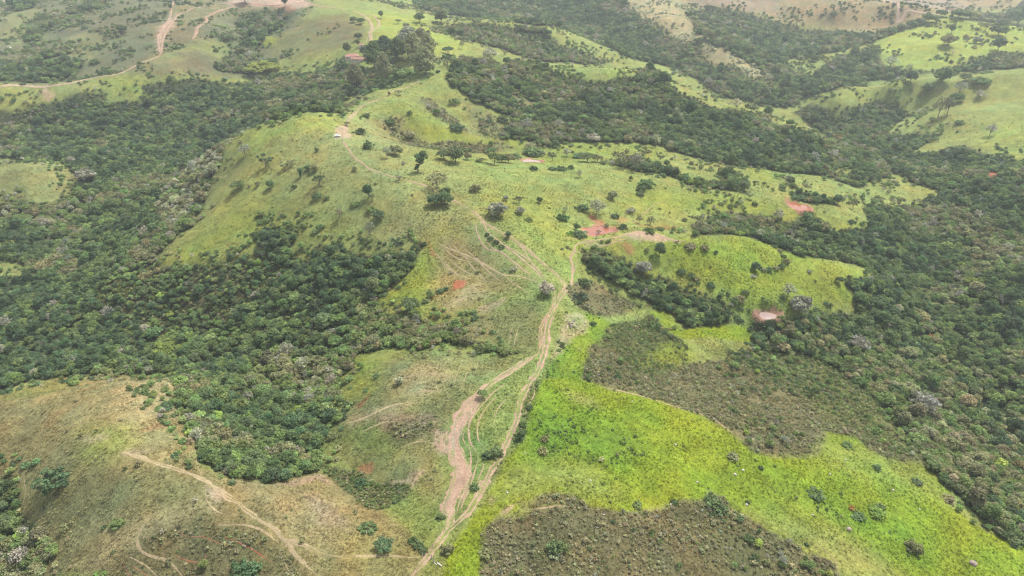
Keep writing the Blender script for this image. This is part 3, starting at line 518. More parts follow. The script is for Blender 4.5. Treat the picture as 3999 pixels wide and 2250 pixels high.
# ------------------------------------------------------------------ the ground, one sheet to the horizon
def build_ground():
    rad = np.concatenate([np.geomspace(3, 95, 14), np.exp(np.arange(math.log(98), math.log(1500), .0036)), np.geomspace(1510, 9000, 110)])
    fine = np.radians(np.arange(-49.5, 49.501, .1)); wide = np.radians(np.concatenate([np.arange(50.3, 60, .8), np.arange(62, 298, 4), np.arange(300, 310.2, .8)]))
    az = np.concatenate([fine, wide, [fine[0] + 2 * math.pi]])
    A, Q = np.meshgrid(az, rad)
    X = (Q * np.sin(A)).ravel(); Y = (Q * np.cos(A)).ravel()
    Z = height(X, Y)
    me = grid_mesh('ground', np.stack([X, Y, Z], -1), len(rad), len(az))
    col, cl = ground_colour(X, Y)
    ca = me.color_attributes.new('col', 'FLOAT_COLOR', 'POINT')
    ca.data.foreach_set('color', np.concatenate([col, np.ones((len(col), 1))], 1).astype(np.float32).ravel())
    return put('ground', me, M_ground(), kind='structure', label='rolling hillsides of green and dry pasture', cat='ground')
build_ground()

# ------------------------------------------------------------------ plants: meshes shared by every copy
def M_leaf():
    m, nt, N, L = nodes('leaves')
    o = N('ShaderNodeOutputMaterial'); at = N('ShaderNodeAttribute'); at.attribute_type = 'INSTANCER'; at.attribute_name = 'tint'
    lf = N('ShaderNodeAttribute'); lf.attribute_name = 'leaf'
    mu = N('ShaderNodeVectorMath'); mu.operation = 'MULTIPLY'; L(at.outputs['Color'], mu.inputs[0]); L(lf.outputs['Color'], mu.inputs[1])
    d = N('ShaderNodeBsdfDiffuse'); t = N('ShaderNodeBsdfTranslucent'); mx = N('ShaderNodeMixShader'); mx.inputs[0].default_value = .3
    L(mu.outputs[0], d.inputs['Color']); L(mu.outputs[0], t.inputs['Color']); L(d.outputs[0], mx.inputs[1]); L(t.outputs[0], mx.inputs[2])
    L(mx.outputs[0], o.inputs['Surface'])
    return m
LEAF = M_leaf()
BARK = M_plain('bark', (.13, .105, .085), .95, .35, 2.0)
BARK_RED = M_plain('reddish bark', (.20, .085, .06), .95, .3, 2.0)
PALE_BARK = M_plain('pale bark', (.15, .135, .12), .9, .25, 2.0)
def leaf_quads(C, Nn, size, g):
    """one small leaf clump (a bent quad) at each centre, facing Nn"""
    n = len(C)
    a = np.cross(Nn, g.normal(size=(n, 3))); a /= np.linalg.norm(a, axis=1, keepdims=True) + 1e-9
    b = np.cross(Nn, a)
    s = size * g.uniform(.6, 1.4, (n, 1)); e = g.uniform(.55, 1.0, (n, 1))
    dr = Nn * s * .25
    V = np.stack([C - a * s - dr, C - b * s * e + dr * .6, C + a * s - dr, C + b * s * e + dr * .6], 1).reshape(-1, 3)
    F = np.arange(n * 4).reshape(n, 4)
    return V, F
def crown(lobes, n, size, seed, up=.35, fill=.3):
    g = np.random.default_rng(seed)
    lobes = np.array(lobes, float)
    w = (lobes[:, 3] * lobes[:, 4]) ** 1.0; w /= w.sum()
    k = g.choice(len(lobes), n, p=w)
    d = g.normal(size=(n, 3)); d[:, 2] = d[:, 2] + .35; d /= np.linalg.norm(d, axis=1, keepdims=True)
    rr = 1 - fill * g.random((n, 1)) ** 2
    C = lobes[k, :3] + d * rr * lobes[k][:, [3, 3, 4]]
    Nn = d * .9 + g.normal(size=(n, 3)) * .38 + np.array([0, 0, up]); Nn /= np.linalg.norm(Nn, axis=1, keepdims=True)
    V, F = leaf_quads(C, Nn, size, g)
    # each lobe and each clump its own shade of leaf
    lt = g.uniform(.78, 1.22, len(lobes))[k] * g.uniform(.75, 1.25, n)
    wm = g.normal(0, .05, n)
    col = np.stack([lt * (1 + wm), lt, lt * (1 - wm)], -1)
    return V, F, np.repeat(col, 4, 0)
def tube(path, r0, r1, k=6):
    path = np.asarray(path, float); n = len(path); V = []
    for i in range(n):
        t = path[min(i + 1, n - 1)] - path[max(i - 1, 0)]; t = t / (np.linalg.norm(t) + 1e-9)
        a = np.cross(t, [.31, .17, .94] if abs(t[2]) < .9 else [1, 0, 0]); a /= np.linalg.norm(a) + 1e-9; b = np.cross(t, a)
        r = r0 + (r1 - r0) * i / max(n - 1, 1)
        for j in range(k):
            q = 2 * math.pi * j / k; V.append(path[i] + (a * math.cos(q) + b * math.sin(q)) * r)
    F = [[i * k + j, i * k + (j + 1) % k, (i + 1) * k + (j + 1) % k, (i + 1) * k + j] for i in range(n - 1) for j in range(k)]
    return np.array(V), np.array(F)
def join(parts):
    V = []; F = []; o = 0
    for v, f in parts:
        V.append(v); F.append(np.asarray(f) + o); o += len(v)
    return np.concatenate(V), np.concatenate(F)
def limbs(height_, spread, seed, n=5, r=.03, lean=0.0, k=5):
    g = np.random.default_rng(seed); parts = []
    p = [np.array([0, 0, -.06])]
    for i in range(1, 5):
        p.append(np.array([lean * (i / 4) ** 1.5 * height_ + g.normal(0, .012), g.normal(0, .012), height_ * i / 4]))
    parts.append(tube(p, r, r * .55, 6))
    for j in range(n):
        a = 2 * math.pi * (j + g.random() * .6) / n; b = p[2 + j % 3] if len(p) > 4 else p[-1]
        e = np.array([math.cos(a) * spread, math.sin(a) * spread, height_ * .75 + spread * g.uniform(.1, .5)])
        m = (b + p[4] * 0 + (e - b) * .5) + np.array([0, 0, -.03]); e = e + [lean * height_, 0, 0]
        parts.append(tube([b, m, e], r * .5, r * .14, k))
    return join(parts)
def bare_branches(seed, h=1.0, depth=4, r=.03, spread=.55):
    g = np.random.default_rng(seed); parts = []
    def grow(p, d, l, rr, n):
        q = p + d * l * .5 + g.normal(0, .03 * l, 3); e = p + d * l
        parts.append(tube([p, q, e], rr, rr * .6, 4 if n < depth else 5))
        if n == 0: return
        for _ in range(3 if n > 1 else 2):
            nd = d + g.normal(0, spread, 3); nd[2] = abs(nd[2]) * .8 + .15; nd /= np.linalg.norm(nd)
            grow(e, nd, l * g.uniform(.55, .8), rr * .55, n - 1)
    grow(np.array([0, 0, -.05]), np.array([.05, 0, 1.0]), h * .38, r, depth)
    return join(parts)
def round_lobes(seed, n=13, rx=.39, rz=.27, cz=.52, lo=.12, hi=.25, flat=1.0):
    g = np.random.default_rng(seed); L = [(0, 0, cz, rx * .78, rz * .8)]
    for i in range(n):
        a = i * 2.399 + g.random() * .5; t = (i + .5) / n
        el = 1 - 1.35 * t; q = math.sqrt(max(0, 1 - el * el)); s = g.uniform(lo, hi)
        L.append((math.cos(a) * q * rx * g.uniform(.75, 1.1), math.sin(a) * q * rx * g.uniform(.75, 1.1), cz + el * rz * flat * g.uniform(.75, 1.35), s, s * g.uniform(.65, .9)))
    return L
def mesh_crown(name, lobes, n, size, seed, **k):
    V, F, col = crown(lobes, n, size, seed, **k)
    me = raw_mesh(name, V, F, smooth=False)
    ca = me.color_attributes.new('leaf', 'FLOAT_COLOR', 'POINT')
    ca.data.foreach_set('color', np.concatenate([col, np.ones((len(col), 1))], 1).astype(np.float32).ravel())
    me.materials.append(LEAF)
    return me
def mesh_wood(name, VF, mat):
    me = raw_mesh(name, *VF); me.materials.append(mat); return me
PLANT = {}     # kind -> list of (crown mesh or None, wood mesh or None)
def _build_plants():
    P = PLANT
    P['round'] = [(mesh_crown('crown', round_lobes(s, 13), 760, .062, s), mesh_wood('trunk', limbs(.5, .2, s), BARK)) for s in (1, 2, 3)]
    P['tall'] = [(mesh_crown('crown', round_lobes(s, 14, .34, .42, .72, .16, .26), 860, .062, s), mesh_wood('trunk', limbs(.62, .2, s), BARK)) for s in (11, 12)]
    P['wide'] = [(mesh_crown('crown', round_lobes(s, 14, .42, .16, .42, .14, .22), 760, .06, s, up=.55), mesh_wood('trunk', limbs(.4, .28, s), BARK)) for s in (21, 22)]
    def umb(s):
        g = np.random.default_rng(s); L = []
        for i in range(15):
            a = i * 2.399; q = math.sqrt((i + .3) / 15) * .46; c = g.uniform(.09, .15)
            L.append((math.cos(a) * q, math.sin(a) * q, .66 - .22 * q + g.normal(0, .03), c * 1.2, c * .55))
        return L
    P['umbrella'] = [(mesh_crown('crown', umb(s), 620, .05, s, up=.7), mesh_wood('trunk', limbs(.55, .33, s, 7, .028), BARK)) for s in (31, 32)]
    def euc(s):
        g = np.random.default_rng(s); L = []
        for i in range(22):
            t = i / 21; a = i * 2.399; q = .42 * math.sin(math.pi * (.18 + .8 * t)) * g.uniform(.5, 1.1); c = g.uniform(.13, .2)
            L.append((math.cos(a) * q, math.sin(a) * q, .36 + .86 * t, c, c * 1.0))
        return L
    P['gum'] = [(mesh_crown('crown', euc(s), 1250, .05, s, up=.1), mesh_wood('trunk', limbs(1.0, .26, s, 8, .034), PALE_BARK)) for s in (41, 42, 43)]
    def open_(s):
        g = np.random.default_rng(s); L = []
        for i in range(11):
            a = i * 2.399; q = g.uniform(.15, .46); c = g.uniform(.08, .15)
            L.append((math.cos(a) * q, math.sin(a) * q, .75 + g.uniform(-.2, .25) - .2 * q, c, c * .75))
        return L
    P['open'] = [(mesh_crown('crown', open_(s), 520, .05, s), mesh_wood('trunk', limbs(.66, .36, s, 9, .034), BARK)) for s in (51, 52)]
    P['thin'] = [(mesh_crown('crown', round_lobes(s, 12, .38, .30, .62, .13, .2), 300, .05, s, fill=.8), mesh_wood('trunk', join([limbs(.5, .3, s, 6, .028), bare_branches(s, 1.0, 4, .026)]), PALE_BARK)) for s in (61, 62)]
    P['dead'] = [(None, mesh_wood('trunk', bare_branches(s, 1.1, 4, .034), PALE_BARK)) for s in (71, 72)]
    P['leaning'] = [(mesh_crown('crown', [(x + .25, y, z, r, r * .8) for x, y, z, r in ((.0, .0, .98, .24), (.2, .1, 1.1, .2), (-.2, -.05, 1.06, .2), (.05, .1, .8, .2), (-.12, .1, .72, .16), (.3, 0, .92, .15), (.05, -.1, 1.22, .16), (.02, 0, .6, .13), (-.3, .02, .3, .12), (-.22, .05, .42, .13))], 900, .052, 81), mesh_wood('trunk', join([limbs(.75, .24, 81, 6, .036, .3), tube([(0, 0, .2), (-.2, 0, .26), (-.4, 0, .22)], .024, .01, 5)]), BARK))]
    P['bush'] = [(mesh_crown('crown', round_lobes(s, 12, .42, .2, .22, .08, .22, 1.2), 420, .062, s, fill=.5), mesh_wood('stem', limbs(.25, .18, s, 5, .03), BARK)) for s in (91, 92, 93)]
    P['thin_bush'] = [(mesh_crown('crown', round_lobes(s, 12, .36, .22, .28, .10, .18), 190, .06, s, fill=.7), mesh_wood('stem', bare_branches(s, .8, 3, .02, .7), PALE_BARK)) for s in (95, 96)]
    P['vine'] = [(mesh_crown('crown', [(0, 0, 1.02, .36, .26), (.12, 0, 1.1, .2, .18), (-.14, .05, 1.08, .2, .18), (.02, 0, .8, .26, .3), (.06, 0, .5, .17, .35), (.04, 0, .25, .14, .25)], 700, .06, 97), mesh_wood('trunk', limbs(.8, .1, 97), BARK))]
    def fronds(s, n=9):
        g = np.random.default_rng(s); parts = []
        for i in range(n):
            a = 2 * math.pi * i / n + g.random(); l = g.uniform(.7, 1.1)
            for j in range(3):
                t0, t1 = j / 3, (j + 1) / 3
                f = lambda t: np.array([math.cos(a) * t * l * .6, math.sin(a) * t * l * .6, l * (t - .62 * t * t) * 1.1])
                p, q = f(t0), f(t1); sd_ = np.array([-math.sin(a), math.cos(a), 0]) * .085 * (1 - .55 * t0)
                parts.append((np.array([p - sd_, p + sd_, q + sd_ * .7, q - sd_ * .7]), np.array([[0, 1, 2, 3]])))
        return join(parts)
    def tuft(name, s, n):
        V, F = fronds(s, n); me = raw_mesh(name, V, F, smooth=False)
        ca = me.color_attributes.new('leaf', 'FLOAT_COLOR', 'POINT')
        c = np.repeat(np.random.default_rng(s).uniform(.75, 1.3, len(F)), 4)
        ca.data.foreach_set('color', np.stack([c, c, c, c * 0 + 1], -1).astype(np.float32).ravel()); me.materials.append(LEAF)
        return me
    P['tuft'] = [(tuft('tuft', s, 8), None) for s in (101, 102)]
    P['weed'] = [(mesh_crown('weed', round_lobes(s, 5, .34, .16, .2, .16, .24), 60, .12, s), None) for s in (111, 112)]
    P['shrub'] = [(mesh_crown('shrub', round_lobes(s, 8, .34, .24, .3, .14, .22), 150, .085, s, fill=.5), None) for s in (121, 122, 123)]
    P['dry_shrub'] = [(mesh_crown('shrub', round_lobes(s, 9, .36, .2, .26, .08, .15), 80, .07, s, fill=.8), mesh_wood('stem', bare_branches(s, .7, 2, .02, .8), PALE_BARK)) for s in (125, 126)]
_build_plants()
def merged(kind, i):
    """crown and wood of one plant as a single mesh, for the masses"""
    c, w = PLANT[kind][i]
    if w is None: return c
    if c is None: return w
    bm = bmesh.new(); bm.from_mesh(c)
    n0 = len(bm.faces); bm.from_mesh(w); bm.faces.ensure_lookup_table()
    for f in bm.faces[n0:]: f.material_index = 1
    me = bpy.data.meshes.new(kind); bm.to_mesh(me); bm.free()
    me.materials.append(c.materials[0]); me.materials.append(w.materials[0])
    return me
PROTO = bpy.data.collections.new('plant_meshes'); PIDX = {}
for _k in ('round', 'tall', 'wide', 'umbrella', 'gum', 'open', 'thin', 'dead', 'bush', 'thin_bush', 'tuft', 'weed', 'shrub', 'dry_shrub', 'vine'):
    for _i in range(len(PLANT[_k])):
        _o = bpy.data.objects.new('a%03d_%s' % (len(PROTO.objects), _k), merged(_k, _i)); PIDX[(_k, _i)] = len(PROTO.objects); PROTO.objects.link(_o)
def scatter_group():
    ng = bpy.data.node_groups.new('scatter', 'GeometryNodeTree')
    ng.interface.new_socket('Geometry', in_out='INPUT', socket_type='NodeSocketGeometry'); ng.interface.new_socket('Geometry', in_out='OUTPUT', socket_type='NodeSocketGeometry')
    N = ng.nodes.new; L = ng.links.new
    gi = N('NodeGroupInput'); go = N('NodeGroupOutput'); ip = N('GeometryNodeInstanceOnPoints'); ci = N('GeometryNodeCollectionInfo')
    ci.inputs['Collection'].default_value = PROTO; ci.inputs['Separate Children'].default_value = True; ci.inputs['Reset Children'].default_value = True
    def na(t, n):
        a = N('GeometryNodeInputNamedAttribute'); a.data_type = t; a.inputs['Name'].default_value = n; return a.outputs['Attribute']
    L(gi.outputs[0], ip.inputs['Points']); L(ci.outputs[0], ip.inputs['Instance']); ip.inputs['Pick Instance'].default_value = True
    L(na('INT', 'idx'), ip.inputs['Instance Index']); L(na('FLOAT_VECTOR', 'rot'), ip.inputs['Rotation']); L(na('FLOAT_VECTOR', 'scl'), ip.inputs['Scale'])
    L(ip.outputs[0], go.inputs[0])
    return ng
SCATTER = scatter_group()
def mass(name, label, P, idx, rot, scl, tint):
    """a mass nobody could count: one object, a plant on every point"""
    me = bpy.data.meshes.new(name); me.vertices.add(len(P)); me.vertices.foreach_set('co', np.asarray(P, np.float32).ravel())
    for n, t, v in (('idx', 'INT', idx), ('rot', 'FLOAT_VECTOR', rot), ('scl', 'FLOAT_VECTOR', scl), ('tint', 'FLOAT_COLOR', np.concatenate([tint, np.ones((len(tint), 1))], 1))):
        a = me.attributes.new(n, t, 'POINT')
        a.data.foreach_set('value' if t == 'INT' else ('color' if 'COLOR' in t else 'vector'), np.asarray(v, np.int32 if t == 'INT' else np.float32).ravel())
    o = put(name, me, kind='stuff', label=label, cat=name.replace('_', ' '))
    md = o.modifiers.new('scatter', 'NODES'); md.node_group = SCATTER
    return o
TINT = {k: (lin(c) * .94 + .06 * lin(c).mean()) / .98 for k, c in dict(dark=(97, 115, 74), deep=(84, 104, 71), mid=(112, 130, 76), olive=(131, 132, 92), grey=(148, 148, 128), lime=(136, 152, 74), pale=(160, 164, 128), brown=(142, 140, 104),
        bright=(114, 142, 70), yellow=(116, 126, 60), straw=(190, 176, 130), rust=(150, 124, 66)).items()}
def pick_tint(names, n, spread=.16):
    t = np.array([TINT[k] for k in names]) * np.exp(rng.normal(0, spread * .95, (n, 1))) * (1 + rng.normal(0, .05, (n, 3)))
    return t
def candidates(r0, r1, s0, ks, amax=50):
    out = []; r = r0
    while r < r1:
        s = s0 + ks * r; n = int(2 * math.radians(amax) * r / s)
        a = (np.arange(n) + rng.random(n)) / n * 2 * math.radians(amax) - math.radians(amax); q = r + (rng.random(n) - .5) * s
        out.append(np.stack([q * np.sin(a), q * np.cos(a)], -1)); r += s
    return np.concatenate(out)
LOCAL = []   # scattered plants kept clear of: (x, y, radius)
def in_view(P, m=40):
    u, v = project(P[:, 0], P[:, 1], P[:, 2]); return (u > -m) & (u < FW + m) & (v > -m) & (v < FH + m), u, v

# ------------------------------------------------------------------ woods, scrub, grass
C_FOR, C_THI = CLS.index('forest'), CLS.index('thicket')
def plant_masses():
    # --- woods
    Q = candidates(105, 2300, 1.85, .0020)
    col, cl = cover(Q[:, 0], Q[:, 1]); r = np.hypot(Q[:, 0], Q[:, 1])
    n = len(Q)
    dens = np.zeros(n)
    dens[cl == C_FOR] = .96; dens[cl == C_THI] = .62
    for k, p in (('scrub', .10), ('green_scrub', .20), ('far_olive', .22), ('olive', .012), ('brown', .03), ('far_tan', .02), ('far_pink', .03), ('straw', .12)):
        dens[cl == CLS.index(k)] = p
    gap = fbm(Q[:, 0], Q[:, 1], 30, 91, 3)
    open_ = (cl != C_FOR) & (cl != C_THI)
    dens[~open_] *= np.clip((gap[~open_] - .30) * 12, .5, 1)
    # shrubs thin out into the grass along the edge of the woods
    near_ = np.zeros(n, bool); grass_ = open_ & np.isin(cl, [CLS.index(k) for k in ('pasture', 'olive', 'warm', 'green', 'pale_lime', 'far_lime', 'far_tan', 'far_olive', 'dry', 'green_scrub', 'straw')])
    gi = np.nonzero(grass_)[0]
    for a in range(5):
        o = 5 + .022 * r[gi]; near_[gi] |= np.isin(cover(Q[gi, 0] + o * math.cos(a * 1.257), Q[gi, 1] + o * math.sin(a * 1.257))[1], [C_FOR, C_THI])
    dens[open_] *= np.clip((gap[open_] - .46) * 9, 0, 2.6)
    dens[near_] = np.maximum(dens[near_], .34 * np.clip((gap[near_] - .40) * 6, 0, 1))
    dens[(r > 1250)] = np.maximum(dens[(r > 1250)], .35 * np.clip((gap[r > 1250] - .45) * 8, 0, 1))
    for p in PONDS: dens[pond_d(Q[:, 0], Q[:, 1], p) < 1.9] = 0
    for x, y, rad in LOCAL: dens[np.hypot(Q[:, 0] - x, Q[:, 1] - y) < rad] = 0
    dens[on_track(Q) | on_track(Q * (1 + 5 / r)[:, None])] = 0
    k = rng.random(n) < dens
    Q = Q[k]; cl = cl[k]; r = r[k]; open_ = open_[k]; near_k = near_[k]; n = len(Q)
    s = 2.2 + .0021 * r
    big = rng.random(n)
    diam = s * np.where(big > .97, rng.uniform(2.1, 2.8, n), np.where(big > .8, rng.uniform(1.7, 2.2, n), rng.uniform(1.05, 1.65, n)))
    diam = np.where(cl == C_THI, diam * .72, np.where(open_, diam * .62, diam))
    patch = fbm(Q[:, 0], Q[:, 1], 70, 95, 3); p2 = vnoise(Q[:, 0], Q[:, 1], 22, 99); u = rng.random(n)
    RIGHT_NEAR = sdist(Q[:, 0], Q[:, 1], poly('1880,870 2000,800 2150,860 2330,900 2600,960 2600,1420 2500,1340 2360,1190 2100,1000')) > 0
    PALE_BAND = sdist(Q[:, 0], Q[:, 1], poly('606,330 560,372 490,425 405,498 400,560 445,580 505,520 545,450 580,410 600,370 640,340')) > 0
    kinds = np.empty(n, object); tn = np.empty(n, object)
    for i in range(n):
        a = u[i]; d = patch[i] * .6 + p2[i] * .4
        if a < .006: kinds[i], tn[i] = 'dead', 'pale'
        elif a < .006 + .07 * (d > .55) + .02: kinds[i], tn[i] = 'thin', ('grey' if a < .08 else 'brown')
        elif d > .56 and a < .55: kinds[i], tn[i] = 'round', 'olive'
        elif d < .42 and a < .6: kinds[i], tn[i] = ('tall' if a < .25 else 'round'), 'deep'
        elif a > .955: kinds[i], tn[i] = 'wide', ('lime' if a > .99 and r[i] < 520 else 'mid')
        elif a > .93: kinds[i], tn[i] = 'umbrella', 'mid'
        elif a > .72: kinds[i], tn[i] = 'wide', 'mid'
        elif a > .5: kinds[i], tn[i] = 'round', 'mid'
        else: kinds[i], tn[i] = ('tall' if a < .28 else 'round'), 'dark'
        if RIGHT_NEAR[i] and a < .34: tn[i] = ('olive', 'olive', 'mid', 'brown')[int(a * 41) % 4]
        if PALE_BAND[i] and a < .75: tn[i] = ('pale', 'olive', 'grey', 'olive')[int(a * 37) % 4]
        if cl[i] == CLS.index('straw') and r[i] > 650: tn[i] = 'pale'
        if open_[i] and kinds[i] not in ('dead', 'thin'): kinds[i] = 'bush' if a < .7 else 'round'
    idx = np.array([PIDX[(kk, rng.integers(len(PLANT[kk])))] for kk in kinds])
    tint = pick_tint(tn, n) * np.where(open_ & near_k, 1.3, 1.0)[:, None]
    Z = height(Q[:, 0], Q[:, 1]); P = np.stack([Q[:, 0], Q[:, 1], Z - .04 * diam], -1)
    rot = np.stack([rng.normal(0, .07, n), rng.normal(0, .07, n), rng.random(n) * 6.28], -1)
    scl = np.stack([diam * rng.uniform(.9, 1.1, n), diam * rng.uniform(.9, 1.1, n), diam * rng.uniform(.8, 1.15, n)], -1)
    # where grass lies right behind, the wood ends in low growth
    e = .7 * diam * r / np.maximum(CAM_H - Z, 60)
    back = cover(Q[:, 0] * (1 + e / r), Q[:, 1] * (1 + e / r))[1]
    red_ = np.isin(back, [CLS.index(k) for k in BARE]); scl[red_] *= .15
    edge_ = (cl == C_FOR) & ~np.isin(back, [C_FOR, C_THI])
    scl[edge_] *= .42
    # the ones that show largest become trees of their own
    vis, U, V = in_view(P, 10); dist = np.sqrt(P[:, 0] ** 2 + P[:, 1] ** 2 + (P[:, 2] - CAM_H) ** 2)
    ok = vis & (cl == C_FOR) & ~edge_ & (kinds != 'dead') & (U > 25) & (U < FW - 25) & (V > 25) & (V < FH - 25)
    rank = np.argsort(-np.where(ok, diam / dist, 0))[:N_FOREST_TREES]
    solo = np.zeros(n, bool); solo[rank] = True
    zones = [('woods filling the valley left of the long pasture ridge', (U < 1180) & (V < 760)),
             ('woods in the ravine between the near left hill and the middle hill', (U < 1330) & (V >= 760)),
             ('woods in the deep valley along the right edge', (U >= 1330) & (V >= 540)),
             ('woods on the slopes beyond the red track and the ponds', (U >= 1180) & (V < 540))]
    taken = np.zeros(n, bool)
    for lab, m in zones:
        m = m & ~solo & ~taken; taken |= m
        mass('woods', lab, P[m], idx[m], rot[m], scl[m], tint[m])
    rows = []
    for i in rank:
        lm = min(LANDMARKS, key=lambda t: math.hypot(U[i] - t[0], V[i] - t[1])); dx, dy = U[i] - lm[0], V[i] - lm[1]; dd = math.hypot(dx, dy)
        side = ' '.join(([('above' if dy < 0 else 'below')] if abs(dy) > .4 * dd else []) + ([('left' if dx < 0 else 'right') + ' of'] if abs(dx) > .4 * dd else []))
        where = ('close ' if dd < 45 else ('well ' if dd > 120 else '')) + side + ' ' + lm[2]
        where = where.replace('close above left of', 'beside').replace('close below left of', 'beside').replace('close above right of', 'beside').replace('close below right of', 'beside'); size = 'large' if diam[i] > 7 else ('medium' if diam[i] > 5.4 else 'small')
        z = 'valley woods on the left' if U[i] < 470 and V[i] < 1000 else ('corner thicket bottom left' if U[i] < 200 and V[i] > 1150 else ('ravine below the near left hill' if U[i] < 1330 and V[i] > 760 else ('woods under the grassy dome' if U[i] < 1180 else ('small wood beside the track fork' if U[i] < 1880 and V[i] < 840 else 'valley woods on the right edge'))))
        look = {'deep': 'dark green', 'dark': 'dark green', 'mid': 'mid green', 'olive': 'olive green', 'grey': 'grey thin-leaved', 'brown': 'brownish thin-leaved', 'lime': 'yellow-green', 'bright': 'bright green'}[tn[i]]
        shp = {'round': 'round-crowned', 'tall': 'tall-crowned', 'wide': 'broad-crowned', 'umbrella': 'flat-crowned', 'thin': 'sparse'}[kinds[i]]
        rows.append((i, '%s %s %s tree in woods %s' % (size, look, shp, where)))
    same = {}
    for i, lab in rows: same.setdefault(lab, []).append(i)
    for lab, m in same.items():
        m.sort(key=lambda i: V[i])
        for q, i in enumerate(m):
            pre = '' if len(m) == 1 else (('upper ', 'lower ')[q] if len(m) == 2 else ('topmost ' if q == 0 else ('lowest ' if q == len(m) - 1 else ('second ', 'third ', 'fourth ', 'fifth ', 'sixth ', 'seventh ', 'eighth ')[min(q - 1, 6)])))
            tree(kinds[i], P[i], diam[i], tint[i], pre + lab, 'trees packed in the woods', hs=scl[i][2] / diam[i], name='forest_tree')
    # --- scrub on the brown slopes
    Q = candidates(105, 620, .62, .0024)
    col, cl = cover(Q[:, 0], Q[:, 1]); dens = np.zeros(len(Q))
    for k, p in (('scrub', .9), ('green_scrub', .95), ('thicket', .9), ('forest', .6), ('brown', .6), ('olive', .012), ('dry', .012), ('lush', .02)):
        dens[cl == CLS.index(k)] = p
    gap = fbm(Q[:, 0], Q[:, 1], 16, 191, 3); dens *= np.clip((gap - .3) * 4, .15, 1.1)
    U, V = project(Q[:, 0], Q[:, 1], height(Q[:, 0], Q[:, 1])); hump = (U > 1190) & (V > 1220); dens[hump] *= .7
    k = rng.random(len(Q)) < dens; Q = Q[k]; cl = cl[k]; hump = hump[k]; n = len(Q); r = np.hypot(Q[:, 0], Q[:, 1])
    d = (.55 + .002 * r) * np.exp(rng.normal(0, .35, n)) * 1.15
    u = rng.random(n); g = fbm(Q[:, 0], Q[:, 1], 24, 193, 2)
    greenish = (cl == CLS.index('green_scrub')) | (cl == C_THI) | (cl == C_FOR)
    kk = np.where(u < .8, 'shrub', 'dry_shrub')
    tn = np.where(greenish, np.where(u < .35, 'mid', np.where(u < .7, 'olive', np.where(u < .9, 'dark', 'brown'))), np.where(u + (g - .5) < .5, 'olive', np.where(u < .8, 'brown', np.where(u < .88, 'grey', 'mid'))))
    tn = np.where(hump & (u < .45), 'brown', tn)
    idx = np.array([PIDX[(a, rng.integers(len(PLANT[a])))] for a in kk])
    P = np.stack([Q[:, 0], Q[:, 1], height(Q[:, 0], Q[:, 1]) - .05], -1)
    sc = np.stack([d, d, d * rng.uniform(.7, 1.2, n)], -1); rot = np.stack([0 * d, 0 * d, rng.random(n) * 6.28], -1)
    U, V = project(P[:, 0], P[:, 1], P[:, 2]); tint = pick_tint(tn, n, .15) * 1.1
    nr = (U > 1190) & (V > 1220) ; md = (U > 1330) & ~nr
    for lab, m in (('brown scrub covering the near hump at the bottom of the frame', nr), ('grey brown scrub on the slope above the lime green pasture', md), ('low scrub on the left hills and ravine sides', ~nr & ~md)):
        mass('scrub', lab, P[m], idx[m], rot[m], sc[m], tint[m])
    # --- tufts of grass and weeds on the pastures
    Q = np.concatenate([candidates(108, 420, .62, .0021), candidates(420, 900, .2, .0042)])
    col, cl = ground_colour(Q[:, 0], Q[:, 1]); r = np.hypot(Q[:, 0], Q[:, 1])
    grass = ~np.isin(cl, [C_FOR, C_THI, CLS.index('pink'), CLS.index('red')])
    gap = fbm(Q[:, 0], Q[:, 1], 8, 201, 3)
    keep = grass & (rng.random(len(Q)) < np.clip((gap - .3) * 3, .1, .9)) & ~on_track(Q)
    for p in PONDS: keep &= pond_d(Q[:, 0], Q[:, 1], p) > 1.5
    Q = Q[keep]; col = col[keep]; cl = cl[keep]; r = r[keep]; n = len(Q)
    u = rng.random(n); wd = vnoise(Q[:, 0], Q[:, 1], 18, 205)
    lush = cl == CLS.index('lush')
    weed = (u < .004 + .016 * np.clip((wd - .62) * 4, 0, 1) + .2 * lush)
    sz = np.where(weed, rng.uniform(.5, 1.5, n), rng.uniform(.4, 1.0, n)) * (1 + r / 700)
    idx = np.where(weed, np.array([PIDX[('weed', 0)], PIDX[('weed', 1)]])[rng.integers(0, 2, n)], np.array([PIDX[('tuft', 0)], PIDX[('tuft', 1)]])[rng.integers(0, 2, n)])
    tint = col * np.exp(rng.normal(.08, .22, (n, 1))) * 1.12
    wt = np.where((u * 1e4 % 1 < .6)[:, None], TINT['mid'], TINT['dark']) * np.exp(rng.normal(0, .2, (n, 1)))
    wt = np.where(lush[:, None], .6 * wt + .4 * HUE['lush'] * 1.2, .6 * wt + .4 * col * 1.2)
    tint = np.where(weed[:, None], wt, tint)
    P = np.stack([Q[:, 0], Q[:, 1], height(Q[:, 0], Q[:, 1]) - .03], -1)
    sc = np.stack([sz, sz, sz * rng.uniform(.7, 1.1, n) * np.where(weed, 1, .8)], -1); rot = np.stack([0 * sz, 0 * sz, rng.random(n) * 6.28], -1)
    mass('grass', 'tufted pasture grass over the open hillsides', P[~weed], idx[~weed], rot[~weed], sc[~weed], tint[~weed])
    mass('weeds', 'small dark weeds dotted over the pastures', P[weed], idx[weed], rot[weed], sc[weed], tint[weed])
    print('masses', len(P))
N_FOREST_TREES = 300
